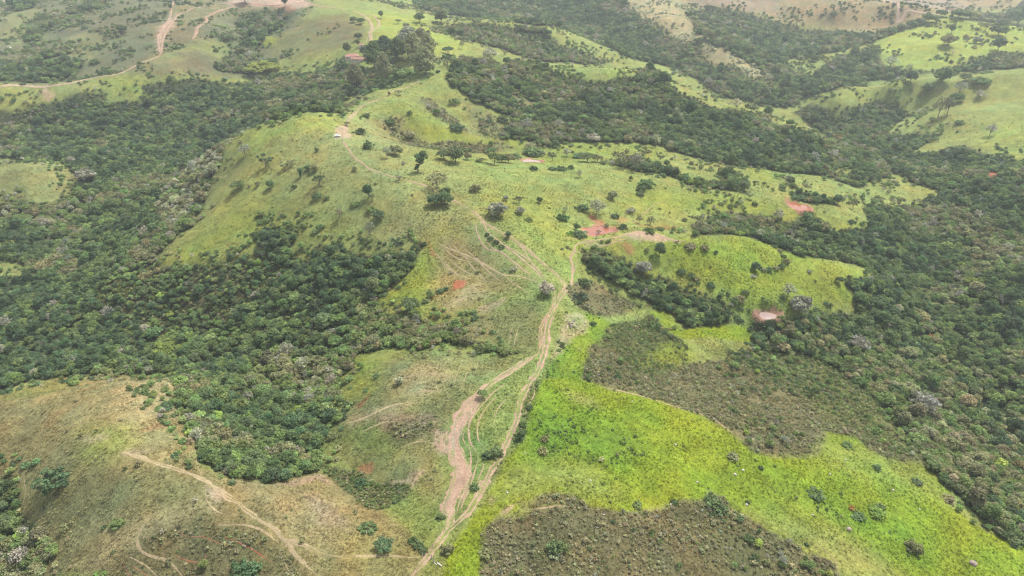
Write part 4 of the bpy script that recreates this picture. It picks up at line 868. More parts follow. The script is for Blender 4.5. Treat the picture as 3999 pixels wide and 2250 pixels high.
LANDMARKS = [(437, 940, 'the dry hill top'), (684, 1205, 'the tan ravine rim'), (845, 1000, 'the middle hill flank'), (143, 1213, 'the solitary dark bush'), (20, 1440, 'the bottom left corner'),
    (2517, 1349, 'the pasture end corner'), (2077, 1083, 'the lime pasture bay'), (2317, 1043, 'the round grey tree'), (2560, 1200, 'the right frame edge'), (423, 890, 'the yellow-green crown'), (20, 900, 'the left frame edge'),
    (790, 1190, 'the bare ravine bank'), (950, 1255, 'the ravine mouth'), (500, 1126, 'the dry hill path'), (1930, 793, 'the pink pond'), (1800, 835, 'the yellow green ledge'), (1465, 640, 'the track fork'), (2344, 851, 'the rusty crown'),
    (2517, 776, 'the white leafless tree'), (817, 1120, 'the hill foot'), (640, 960, 'the wood centre'), (2284, 1153, 'the pasture upper border'), (60, 1300, 'the dry slope edge'), (2190, 690, 'the dome tip'), (1040, 780, 'the spreading dark tree')]
def tree(kind, p, diam, tint, label, group=None, hs=1.0, name='tree', rz=None, wood=None, cat=None, v=None, wname=None):
    e = bpy.data.objects.new(name, None); e.empty_display_size = .5
    scene.collection.objects.link(e)
    e.location = (float(p[0]), float(p[1]), float(p[2])); e.rotation_euler = (0, 0, random.uniform(0, 6.28) if rz is None else rz); e.scale = (diam, diam, diam * hs)
    e['label'] = label; e['category'] = cat or ('bush' if 'bush' in name else 'tree')
    if group: e['group'] = group
    c, w = PLANT[kind][random.randrange(len(PLANT[kind])) if v is None else v % len(PLANT[kind])]
    for nm, me in (('crown', c), ('stem' if 'bush' in name else 'trunk', w)):
        if me is None: continue
        o = bpy.data.objects.new(nm, me); scene.collection.objects.link(o); o.parent = e
        if nm == 'crown': o['tint'] = [float(t) for t in tint]
        elif wood is not None:
            o.material_slots[0].link = 'OBJECT'; o.material_slots[0].material = wood
    return e
TRACKS = []
def on_track(Q):
    m = np.zeros(len(Q), bool)
    for P, w in TRACKS:
        b = (Q[:, 0] > P[:, 0].min() - w) & (Q[:, 0] < P[:, 0].max() + w) & (Q[:, 1] > P[:, 1].min() - w) & (Q[:, 1] < P[:, 1].max() + w)
        s = np.nonzero(b)[0]
        for i in range(0, len(s), 4000):
            q = Q[s[i:i + 4000]]
            m[s[i:i + 4000]] |= (((q[:, None] - P[None]) ** 2).sum(-1).min(1) < (w * .55) ** 2)
    return m

# ------------------------------------------------------------------ tracks, worn by wheels and cattle
def px(s):
    q = np.array([[float(t) for t in p.split(',')] for p in s.split()]); return ground(q[:, 0], q[:, 1])
def smooth_line(P, step):
    P = np.asarray(P, float); out = []
    Q = np.concatenate([[2 * P[0] - P[1]], P, [2 * P[-1] - P[-2]]])
    for i in range(1, len(Q) - 2):
        L = np.linalg.norm(Q[i + 1] - Q[i]); n = max(2, int(L / step))
        t = (np.arange(n) / n)[:, None]
        out.append(_cub(Q[i - 1], Q[i], Q[i + 1], Q[i + 2], t) if L > 2 * step else Q[i] + (Q[i + 1] - Q[i]) * t)
    return np.concatenate(out + [P[-1:]])
def M_track():
    m, nt, N, L = nodes('worn earth')
    o = N('ShaderNodeOutputMaterial'); b = N('ShaderNodeBsdfPrincipled'); at = N('ShaderNodeAttribute'); at.attribute_name = 'col'
    tc = N('ShaderNodeTexCoord'); nz = N('ShaderNodeTexNoise'); nz.inputs['Scale'].default_value = 1.6; nz.inputs['Detail'].default_value = 5
    L(tc.outputs['Object'], nz.inputs['Vector'])
    r = N('ShaderNodeMapRange'); r.inputs['From Min'].default_value = .3; r.inputs['From Max'].default_value = .7; r.inputs['To Min'].default_value = .72; r.inputs['To Max'].default_value = 1.22
    L(nz.outputs['Fac'], r.inputs['Value'])
    sc = N('ShaderNodeVectorMath'); sc.operation = 'SCALE'; L(at.outputs['Color'], sc.inputs[0]); L(r.outputs[0], sc.inputs['Scale']); L(sc.outputs[0], b.inputs['Base Color'])
    bp = N('ShaderNodeBump'); bp.inputs['Strength'].default_value = .4; bp.inputs['Distance'].default_value = .15; L(nz.outputs['Fac'], bp.inputs['Height']); L(bp.outputs[0], b.inputs['Normal'])
    b.inputs['Roughness'].default_value = .95; b.inputs['Specular IOR Level'].default_value = .1
    L(b.outputs[0], o.inputs['Surface']); return m
TRACK = M_track()
def track(name, label, lines):
    """lines: (outline, width m, soil, grass strip 0..1). One draped sheet whose edges dive ragged into the turf."""
    Vs, Fs, Cs, o = [], [], [], 0
    for s, w, soil, strip in lines:
        P = smooth_line(px(s) if isinstance(s, str) else s, .8 if w < 3 else 1.0)
        r = np.hypot(P[:, 0], P[:, 1]); w_ = w * (1 + .0 * r)
        TRACKS.append((P[::2], max(w, .8) + .6))
        T = np.gradient(P, axis=0); T /= np.linalg.norm(T, axis=1, keepdims=True) + 1e-9; Nn = np.stack([-T[:, 1], T[:, 0]], -1)
        k = 11 if w < 3.4 else 21; a = np.linspace(-1, 1, k)
        P = P + Nn * ((fbm(P[:, 0], P[:, 1], 7, 301, 2) - .5) * .5 * min(w, 2))[:, None]
        wob = 1 + 1.0 * (fbm(P[:, 0] + 7, P[:, 1], 3.0, 303, 3) - .5) + .7 * (fbm(P[:, 0], P[:, 1], 16, 305, 2) - .5)
        taper = np.clip(np.minimum(np.arange(len(P)), np.arange(len(P))[::-1]) / 10, .3, 1)
        off = a[None] * (w_ * .5 * wob * taper)[:, None]
        XY = P[:, None] + Nn[:, None] * off[..., None]
        X, Y = XY[..., 0].ravel(), XY[..., 1].ravel(); rr = np.hypot(X, Y)
        lift = .05 + np.maximum(rr - 200, 0) * .00045
        A = np.tile(np.abs(a), len(P)); rag = fbm(X, Y, 1.4, 307, 2) - .5
        Z = height(X, Y) + lift - np.clip(A + rag * .9 - .62, 0, 1) * (.28 + lift * 2.2)
        al = np.repeat(np.concatenate([[0], np.cumsum(np.linalg.norm(np.diff(P, axis=0), axis=1))]), k); ks = 2.6 if w > 3.4 else 1; streak = .6 * vnoise(al / (7 * ks), off.ravel() / (.42 * ks), 1.0, 331) + .4 * vnoise(al / 4, off.ravel() / (.25 * ks), 1.0, 333)
        Vs.append(np.stack([X, Y, Z], -1))
        idx = np.arange(len(P) * k).reshape(len(P), k) + o; o += len(P) * k
        Fs.append(np.stack([idx[:-1, :-1], idx[1:, :-1], idx[1:, 1:], idx[:-1, 1:]], -1).reshape(-1, 4))
        gc, _ = ground_colour(X, Y)
        b = HUE['pink'] * (1 - soil) + HUE['red'] * soil if soil >= 0 else HUE['pink'] * .45 + HUE['straw'] * .55
        b = b * (1 + .35 * (fbm(X, Y, 4, 311, 2) - .5) + .25 * (fbm(X, Y, 18, 312, 2) - .5))[:, None]
        mid = np.clip((.36 - A + (fbm(X, Y, 2.5, 309, 2) - .5) * .7) * 5, 0, 1) * strip
        edge = np.clip((A - .62 + rag * .8) * 3, 0, 1) * .7
        q = np.clip(mid + edge + np.clip((streak - (.6 if w > 3.4 else .56)) * 5, 0, 1) * (.8 if w > 1.5 else .35), 0, 1)[:, None]
        b = b * (.8 + .45 * streak)[:, None]
        Cs.append(b * (1 - q) + gc * q)
    me = raw_mesh(name, np.concatenate(Vs), np.concatenate(Fs)); C = np.concatenate(Cs)
    ca = me.color_attributes.new('col', 'FLOAT_COLOR', 'POINT'); ca.data.foreach_set('color', np.concatenate([C, np.ones((len(C), 1))], 1).astype(np.float32).ravel())
    return put(name, me, TRACK, kind='structure', label=label, cat=name.replace('_', ' '))
def build_tracks():
    track('dirt_track', 'two-rut pink dirt track up the middle of the ridge', [
        ('1032,1460 1039,1449 1072,1403 1099,1369 1125,1336 1159,1306 1185,1279 1212,1229 1235,1186 1259,1153 1289,1083 1305,1033 1312,999 1332,966 1356,926 1369,890 1374,856 1379,816 1392,783 1406,750 1419,730 1422,713 1405,696', 3.3, .1, .95),
        ('1419,722 1405,696 1379,676 1369,666 1325,626 1282,596 1252,580 1222,563 1205,546 1179,526 1152,510 1132,503 1105,486 1092,480 1072,469 1039,459 1009,452', 2.6, .15, .85),
        ('1009,452 972,440 935,427 909,410 889,393 872,370 862,352', 2.0, .15, .6), ('862,350 872,313 882,293 902,273 925,260 965,247', 3.2, .1, .4), ('965,247 1000,225 1060,198', 1.8, .1, .6),
        ('1242,1180 1225,1215 1205,1240 1190,1260', 2.4, .1, .5)])
    track('dirt_track', 'braided cattle and wheel ruts eroded into the middle hill beside the track', [
        ('1099,1366 1132,1299 1122,1279 1139,1233 1152,1183 1142,1153 1139,1126 1139,1099 1149,1063 1165,1033 1192,1003 1212,976 1225,966', 6.0, .1, .2), ('1160,1060 1148,1095 1152,1125 1162,1155 1172,1180 1168,1215 1152,1245 1140,1275', 4.6, .2, .1), ('1128,1085 1112,1105 1115,1130 1138,1150', 3.4, .15, .1), ('1178,1045 1166,1072 1160,1095', 2.4, .1, .2),
        ('1225,966 1252,950 1285,930 1325,906 1355,890', 3.0, .05, .5), ('1215,985 1240,965 1290,935 1340,903', 1.2, .1, 0), ('1355,890 1359,860 1362,826 1379,790 1392,766 1392,736 1387,730', 2.0, .25, .6),
        ('1165,1190 1172,1215 1168,1250 1160,1280', 2.4, .15, .3),
        ('1269,966 1235,993 1212,1019 1189,1049 1179,1076 1182,1106 1199,1139 1202,1146', 1.0, .1, 0), ('1182,1119 1185,1153 1179,1199 1165,1239 1155,1266 1149,1293', 1.1, .1, 0),
        ('1169,1083 1165,1103 1175,1123 1182,1130', .8, .1, 0), ('1259,986 1225,1023 1205,1059 1202,1099 1219,1133', .6, .1, 0), ('1285,993 1252,1029 1239,1076', .55, .1, 0),
        ('1204,1153 1192,1193 1179,1233 1159,1266', .8, .1, 0), ('1222,1150 1212,1185 1195,1225', .7, .1, 0), ('1160,1040 1178,1020 1200,1000 1225,985', 1.6, .05, .3), ('1172,1062 1190,1035 1210,1010 1235,988', 1.3, .05, .3),
        ('1100,1080 1095,1100 1105,1130 1135,1148', .7, .1, 0), ('1112,1085 1108,1112 1115,1140', .6, .1, 0), ('1122,1080 1124,1110 1128,1142', .7, .1, 0)])
    track('dirt_track', 'parallel ruts running down to the fork in the middle of the hill', [
        ('1205,546 1219,566 1229,586 1259,610 1285,630 1325,663 1349,683 1369,703', 1.2, .05, 0), ('1282,600 1302,610 1325,643 1342,670 1359,696', .9, .05, 0), ('1195,560 1202,590 1215,616 1235,630 1259,633 1292,660 1325,686 1355,706', 1.2, .1, .2),
        ('1255,608 1290,628 1330,655 1355,680 1372,704', 1.0, .05, .2), ('1282,596 1309,613 1339,636 1369,663', 1.0, .2, 0), ('1369,703 1389,730', 1.6, .3, .3), ('1218,588 1222,605 1240,625 1268,640 1300,668', .7, .1, 0)])
    track('dirt_track', 'track branching right along the crest of the grassy dome', [
        ('1422,730 1439,710 1439,670 1435,650 1445,633 1449,616 1469,610 1509,603 1545,600', 1.4, .1, 0), ('1545,600 1572,591 1609,585 1642,587 1669,596 1699,606 1735,609', 4.0, .1, .3),
        ('1420,600 1470,604 1510,602 1560,598', 1.6, .05, .8), ('1450,640 1469,622 1490,619 1520,618 1560,606 1585,598', .9, .1, 0), ('1452,655 1442,690 1436,712', .6, .1, 0)])
    track('footpath', 'pale worn paths over the dry near left hill', [
        ('307,1139 350,1149 400,1169 467,1189 510,1206 547,1229 574,1253 600,1266 627,1289 654,1309 687,1329 714,1353 750,1366 800,1389 859,1403', 2.2, -1, 0.33), ('859,1400 925,1398 992,1399 1059,1403', 1.2, -1, 0.33),
        ('687,1329 724,1366 740,1393 767,1419 805,1455', 1.4, -1, 0.21), ('500,1200 540,1222 572,1240 600,1262', 1.5, -1, 0.27), ('470,1075 480,1090 488,1110 500,1135 495,1160 505,1195', 0.75, -1, 0.27),
        ('550,1320 620,1322 660,1335 700,1365 722,1375', 1, -1, 0.33), ('380,1290 358,1325 345,1360 360,1390 417,1410 440,1430 463,1455', 1.1, -1, 0.15), ('320,1400 370,1425 400,1455', 1, -1, 0.15),
        ('705,1380 715,1415 735,1455', 0.9, -1, 0.15), ('515,1240 525,1265 545,1285 590,1300', 0.75, -1, 0.15), ('60,1190 63,1240 57,1270', 0.75, -1, 0.15)])
    track('rill', 'red rain rills cut into the brown slope at the bottom left', [
        ('507,1346 550,1366 580,1380', .7, .9, 0), ('567,1350 617,1373 667,1403 690,1420', .8, .95, 0), ('455,1340 470,1350 510,1350 530,1360', .6, .7, 0), ('440,1400 470,1410 520,1420', .6, .9, 0), ('335,1425 380,1455', .6, .8, 0), ('310,1422 330,1455', .7, .8, 0), ('500,1418 515,1408 518,1396', .9, .9, 0)])
    track('footpath', 'thin cattle path and ditch along the edge of the lime green pasture', [
        ('1509,973 1559,983 1625,999 1675,1016 1717,1028 1751,1037 1801,1057 1834,1084 1861,1107', .9, .05, .5), ('1319,1284 1359,1279 1405,1273 1442,1276 1485,1279', .6, .1, 0), ('2057,1365 2100,1410 2112,1455', .6, .1, .2), ('1340,960 1345,990 1325,1030 1318,1075', .5, .0, .3)])
    track('cattle_trail', 'pale trodden streaks across the middle hill', [('872,1066 920,1050 985,1020 1035,1012', 1.2, -1, 0), ('905,1090 950,1068 1010,1052', .9, -1, 0), ('985,960 1040,945 1100,942 1160,955', .8, -1, 0), ('1000,1002 1060,985 1120,985', .9, -1, 0), ('1050,1075 1090,1060 1120,1065', .8, -1, 0), ('1010,1125 1060,1110 1100,1120', .8, -1, 0), ('1165,905 1150,940 1140,975', .5, -1, 0), ('1185,905 1172,945 1160,980', .5, -1, 0), ('1205,905 1195,940', .5, -1, 0), ('1290,815 1285,845 1278,870', .5, -1, 0), ('1305,820 1297,850 1290,880', .5, -1, 0)])
    track('cattle_trail', 'pale cattle trails contouring the eroded slope left of the fork', [
        ('1095,611 1140,630 1190,650 1240,678 1267,692 1300,695 1360,712', 1.2, -1, 0), ('1105,615 1150,650 1190,655', 0.85, -1, 0), ('1100,640 1150,690 1200,705', 0.77, -1, 0), ('1267,692 1280,705 1310,725 1330,740', 0.85, -1, 0), ('1130,605 1160,640 1200,660', 0.85, -1, 0),
        ('1115,600 1135,625 1175,645 1215,650', 0.77, -1, 0), ('1165,640 1195,680 1230,712', 0.85, -1, 0), ('1190,640 1220,675 1255,700', 0.68, -1, 0), ('1180,720 1215,708 1245,700', 0.85, -1, 0),
        ('1085,625 1120,668 1150,700', .7, -1, 0), ('1150,612 1185,640 1225,668 1250,690', .7, -1, 0), ('1125,650 1165,680 1210,700 1240,715', .6, -1, 0), ('1140,750 1175,728 1200,712', .9, -1, 0), ('1120,775 1160,752 1195,742', .9, -1, 0), ('1160,700 1190,722 1215,745', .7, -1, 0), ('1200,655 1235,690 1270,715', .6, -1, 0)])
    track('dirt_road', 'pale dirt road along the far left crest', [
        ('-20,219 0,218 67,216 133,215 183,208 233,197 290,188 333,170 360,157 404,140', 6.0, .0, .1), ('404,138 398,113 398,97 410,67 427,43 430,30 437,2', 3.5, .1, .2), ('406,135 408,105 420,75 444,43 474,27 534,13 574,7', 3.0, .15, .1), ('400,120 404,90 416,66 430,48', 2.5, .1, .1),
        ('484,100 494,77 520,53 517,43 540,33 567,23 597,13', 5.5, .2, .1), ('350,30 370,45 395,55 400,62', 1.2, .1, 0)])
    track('dirt_road', 'pale dirt road sweeping down to the red roofed farm', [
        ('735,-6 751,0 775,8 801,15 824,19 856,23 886,28 905,34 921,45 933,60 935,73 931,84 933,101 931,117', 5.0, .05, .3), ('905,32 929,37 949,49 954,60 949,70 937,78 931,86', 3.8, .05, .3), ('925,95 920,106 915,112', 2.0, .05, .3), ('575,10 640,10 700,13 760,8', 4.5, .4, 0)])
    track('dirt_road', 'pale dirt road over the far right brown hill', [('2205,-8 2224,1 2260,18 2284,27 2317,32 2351,36 2376,36', 5.5, .0, .1)])
    track('footpath', 'thin trodden lines across the far pastures', [('2227,155 2270,172', .5, 0, 0), ('1480,548 1500,556 1520,568 1536,577', 1.6, .5, 0), ('1540,600 1560,612 1585,640', .8, .6, 0), ('1810,545 1840,540 1860,531', .8, .1, 0), ('1590,560 1640,520 1680,505', .6, .2, 0)])
build_tracks()

# ------------------------------------------------------------------ ponds
def build_ponds():
    lab = {0: 'muddy pink pond below the grassy dome', 1: 'red brown pond beside the track fork crest', 2: 'pale pink pond in the hollow between the pastures', 3: 'red pond on the slope above the right woods'}
    cc = {'pink': lin((208, 182, 174)) / 2.6, 'red': lin((196, 118, 82)) / 2.6, 'pale': lin((214, 180, 160)) / 2.6}
    for i, p in enumerate(PONDS):
        k = 48; V = [(p[0], p[1], p[2] - .02)]
        for j in range(k):
            a = 2 * math.pi * j / k
            wob = 1 + .13 * math.sin(2 * a + p[0]) + .08 * math.sin(3 * a + 1.7) + .04 * math.sin(7 * a)
            V.append((p[0] + math.cos(a) * p[3] * wob * 1.04, p[1] + math.sin(a) * p[4] * wob * 1.04, p[2] - .02))
        me = bpy.data.meshes.new('pond_water'); me.from_pydata(V, [], [(0, 1 + j, 1 + (j + 1) % k) for j in range(k)])
        m = M_plain('muddy water', cc[p[5]], .12, .25 if p[5] == 'red' else .12, .12); m.node_tree.nodes['Principled BSDF'].inputs['Specular IOR Level'].default_value = .5
        put('pond_water', me, m, kind='structure', label=lab[i], cat='pond')
build_ponds()

# ------------------------------------------------------------------ farm buildings
def box(x0, x1, y0, y1, z0, z1):
    V = np.array([(x, y, z) for z in (z0, z1) for y in (y0, y1) for x in (x0, x1)], float)
    F = np.array([(0, 2, 3, 1), (4, 5, 7, 6), (0, 1, 5, 4), (2, 6, 7, 3), (0, 4, 6, 2), (1, 3, 7, 5)])
    return V, F
WALLM = M_plain('limewashed wall', (.55, .47, .40), .9, .12, 1.5)
TILE = M_plain('clay tiles', (.30, .16, .125), .85, .3, 1.2)
DOORM = M_plain('painted timber', (.10, .07, .05), .8, .2, 3)
def gable_house(name, u, v, L_, W_, H_, rz, label, hip=0.0, rows=9):
    g = ground([u], [v])[0]; z = float(height(*g))
    e = bpy.data.objects.new(name, None); scene.collection.objects.link(e); e.location = (g[0], g[1], z); e.rotation_euler = (0, 0, R(rz))
    e['label'] = label; e['category'] = 'house' if L_ > 6 else 'shed'; e['group'] = 'red roofed farm buildings'
    put('wall', raw_mesh('wall', *box(-L_ / 2, L_ / 2, -W_ / 2, W_ / 2, -1.5, H_), smooth=False), WALLM, e)
    rh = W_ * .26; ov = .5; parts = []
    for s in (-1, 1):                       # courses of tiles, each overlapping the next
        for i in range(rows):
            t0, t1 = i / rows, (i + 1.12) / rows
            y0, y1 = s * (W_ / 2 + ov) * (1 - t0), s * (W_ / 2 + ov) * (1 - min(t1, 1)); z0, z1 = H_ - .1 + rh * t0 + .1, H_ - .1 + rh * min(t1, 1)
            x0, x1 = L_ / 2 + ov - hip * t0, L_ / 2 + ov - hip * min(t1, 1)
            parts.append((np.array([(-x0, y0, z0), (x0, y0, z0), (x1, y1, z1), (-x1, y1, z1), (-x0, y0, z0 - .14), (x0, y0, z0 - .14)]), np.array([(0, 1, 2, 3), (4, 5, 1, 0)])))
    for s in (-1, 1):
        x = s * (L_ / 2 + (ov if hip else 0)); xt = s * (L_ / 2 + ov - hip) if hip else x
        parts.append((np.array([(x, -W_ / 2 - (ov if hip else 0), H_ - .05), (x, W_ / 2 + (ov if hip else 0), H_ - .05), (xt, 0, H_ - .12 + rh), (xt, 0, H_ - .12 + rh)]), np.array([(0, 1, 2, 3)])))
    rf = put('roof', raw_mesh('roof', *join(parts), smooth=False), TILE, e)
    put('ridge', raw_mesh('ridge', *tube([(-L_ / 2 - ov + hip, 0, H_ + rh - .05), (L_ / 2 + ov - hip, 0, H_ + rh - .05)], .17, .17, 6), smooth=False), TILE, rf)
    n = max(1, int(L_ / 4))
    for i in range(n):
        x = (i + .5) * L_ / n - L_ / 2
        if i == n // 2: put('door', raw_mesh('door', *box(x - .5, x + .5, -W_ / 2 - .06, -W_ / 2 + .02, 0, 2.1), smooth=False), DOORM, e)
        else: put('window', raw_mesh('window', *box(x - .6, x + .6, -W_ / 2 - .05, -W_ / 2 + .02, 1.0, 2.1), smooth=False), DOORM, e)
    return e
gable_house('farmhouse', 886, 147, 15, 9, 3.2, 18, 'red tiled hip roofed farmhouse beside the eucalyptus grove', hip=4)
gable_house('barn', 907, 154, 19, 7.5, 3.0, -9, 'long low red roofed barn in front of the farmhouse')
for _u, _v in ((886, 152), (893, 158), (907, 160), (900, 165), (915, 162), (886, 147), (907, 154), (909, 120)): LOCAL.append((*ground([_u], [_v])[0], 13))
gable_house('hut', 909, 118, 5, 4.2, 2.4, 15, 'tiny red roofed hut on the grass above the farm', rows=5)
gable_house('shed', 5, 5, 9, 7, 2.8, 10, 'red roofed shed at the top left corner', rows=6)

# ------------------------------------------------------------------ boulders and termite mounds
ROCK = M_plain('pale granite', (.34, .30, .26), .9, .25, 1.2, .3)
MOUND = M_plain('termite earth', (.22, .175, .15), .95, .25, 1.5, .4)
def lump(seed, sx, sy, sz):
    bm = bmesh.new(); bmesh.ops.create_icosphere(bm, subdivisions=2, radius=1)
    for v in bm.verts:
        c = v.co.copy(); n = float(fbm(np.array([c.x * 2 + seed]), np.array([c.y * 2 + c.z * 1.7]), 1.0, seed, 3)[0])
        v.co = c * (.75 + .5 * n); v.co.x *= sx; v.co.y *= sy; v.co.z *= sz
    me = bpy.data.meshes.new('rock'); bm.to_mesh(me); bm.free(); return me
ROCKS = [(2127, 1157, .9, 'boulder on the lime pasture near the brown notch'), (1869, 1183, 1.2, 'pale boulder, upper of the pair near the pasture middle'), (1849, 1194, 1.3, 'pinkish boulder, lower of the pair near the pasture middle'),
    (1914, 1177, .8, 'small boulder under a dark shrub on the lime pasture'), (2088, 1193, 1.0, 'white boulder in the middle of the lime pasture slope'), (2208, 1178, .9, 'white boulder beside a dark shrub on the lime pasture'),
    (2246, 1233, 1.1, 'white boulder just above the ditch line'), (2313, 1282, .9, 'pinkish boulder just below the ditch line'), (1878, 1270, 1.1, 'round white boulder near the dark scrub spur'), (2044, 1296, .9, 'pale boulder with a weed in the lower lime pasture'),
    (1754, 1213, .9, 'greyish boulder in the flattened yellow grass'), (2256, 1149, .9, 'pale boulder on the upper edge of the lime pasture'), (1894, 1106, 1.1, 'pinkish boulder in the grey scrub by the path'), (2176, 1103, .6, 'small pale boulder above the pasture bay'),
    (1699, 1119, 1.1, 'white boulder beside the lush green patch'), (1485, 1209, .9, 'small white boulder in the yellow green grass'), (1276, 1240, .9, 'white boulder nearest the dirt track'), (1321, 1141, .7, 'small white boulder at the left of the lush patch'),
    (1688, 1270, 1.1, 'orange tinted boulder on the rim of the brown hump'), (1519, 1295, .8, 'grey boulder at the top edge of the brown hump'), (922, 1340, 1.2, 'pinkish boulder below a round bush on the tan flank'), (1456, 879, .8, 'white boulder on the vivid green strip'),
    (1590, 1010, .8, 'white boulder at the top of the lime pasture'), (28, 14, 2.2, 'white boulder on the bare yard at the top left')]
for i, (u, v, s, lab) in enumerate(ROCKS):
    g = ground([u], [v])[0]
    o = put('boulder', lump(i + 1, s * .5, s * .42, s * .34), ROCK, label=lab, cat='boulder', group='pale boulders on the pastures')
    o.location = (g[0], g[1], float(height(*g)) + s * .08); o.rotation_euler = (0, 0, i * 1.3)
for i, (u, v, s, lab) in enumerate([(2135, 1332, 1.9, 'large pinkish termite mound in the lower lime pasture'), (2448, 1418, 2.6, 'bare earth mound near the bottom right corner')]):
    g = ground([u], [v])[0]
    o = put('termite_mound', lump(40 + i, s * .55, s * .5, s * .4), MOUND, label=lab, cat='mound'); o.location = (g[0], g[1], float(height(*g)) + .1)

# ------------------------------------------------------------------ gate, posts, felled trunk, cow
CONC = M_plain('weathered white concrete', (.40, .39, .36), .85, .15, 2)
WOODM = M_plain('weathered timber', (.42, .36, .29), .9, .3, 3)
def beam(name, a, b, w, h, mat, label, cat, group=None):
    A = np.array([*ground([a[0]], [a[1]])[0]]); B = np.array([*ground([b[0]], [b[1]])[0]])
    za, zb = float(height(*A)), float(height(*B)); L_ = math.dist((*A, za), (*B, zb))
    o = put(name, raw_mesh(name, *box(-L_ / 2, L_ / 2, -w / 2, w / 2, 0, h), smooth=False), mat, label=label, cat=cat, group=group)
    bv = o.modifiers.new('edge', 'BEVEL'); bv.width = .03
    c = (A + B) / 2; d = Vector((B[0] - A[0], B[1] - A[1], zb - za))
    o.location = (c[0], c[1], (za + zb) / 2 + .02); o.rotation_euler = (0, -math.asin(max(-1, min(1, d.z / d.length))), math.atan2(d.y, d.x))
beam('concrete_beam', (1099.5, 1417), (1112, 1425.5), .26, .3, CONC, 'thicker white beam lying beside the bottom of the track', 'beam', 'white beams of the cattle crossing')
beam('concrete_beam', (1092, 1416), (1098, 1421.5), .18, .25, CONC, 'shorter white beam lying nearest the track', 'beam', 'white beams of the cattle crossing')
beam('concrete_beam', (1099, 1414), (1107, 1420), .14, .2, CONC, 'thin white beam lying behind the thicker one', 'beam', 'white beams of the cattle crossing')
def post(u, v, h, lab, mat=WOODM, r=.13):
    g = ground([u], [v])[0]
    P = [(0, 0, -.2), (.02, .01, h * .5), (0, .03, h)]
    o = put('fence_post', raw_mesh('fence_post', *join([tube(P, r, r * .85, 7), (np.array([(0, 0.03, h)] + [(r * .85 * math.cos(2 * math.pi * j / 7), .03 + r * .85 * math.sin(2 * math.pi * j / 7), h - .002) for j in range(7)]), np.array([(0, 1 + j, 1 + (j + 1) % 7, 1 + (j + 1) % 7) for j in range(0)]).reshape(0, 4))]), smooth=False), mat, label=lab, cat='fence post', group='fence posts by the cattle crossing')
    o.location = (g[0], g[1], float(height(*g)))
post(1092, 1414, 1.7, 'short white gate post beside the beams', CONC, .22); post(1086, 1406, 1.5, 'white gate post on the bare earth edge', CONC, .2)
post(1100, 1404, 2.1, 'thin pale post behind the beams'); post(1063, 1401, 1.9, 'pale post left of the track by the bushes'); post(1100, 1350, 1.4, 'pale post at the left rut higher up the track'); post(1130, 1442, 1.4, 'thin post in the grass at the bottom edge'); post(1088, 1378, 1.4, 'post in the grass left of the track bend')
def log_pile():
    g = ground([1436], [817])[0]; e = bpy.data.objects.new('fallen_tree', None); scene.collection.objects.link(e); e.location = (*g, float(height(*g)))
    e['label'] = 'broken pale trunks of a fallen tree on the mown straw patch'; e['category'] = 'fallen tree'
    for i, (a, b, r) in enumerate([((-.5, .2, .4), (3.6, -3.2, .3), .28), ((.8, 1.2, .5), (2.6, 4.4, .5), .32), ((-.8, .6, .8), (3.0, .6, .6), .25), ((-.3, -.5, .5), (-.2, -3.4, .3), .34), ((-1.5, -1.5, .3), (-2.6, -4.2, .25), .22), ((0, -.4, .9), (-1.6, 1.4, 1.7), .2)]):
        m = (np.array(a) + np.array(b)) / 2 + [.1, .1, .15]
        put('log', raw_mesh('log', *tube([a, m, b], r, r * .7, 8)), PALE_BARK if i % 2 else WOODM, e)
log_pile()
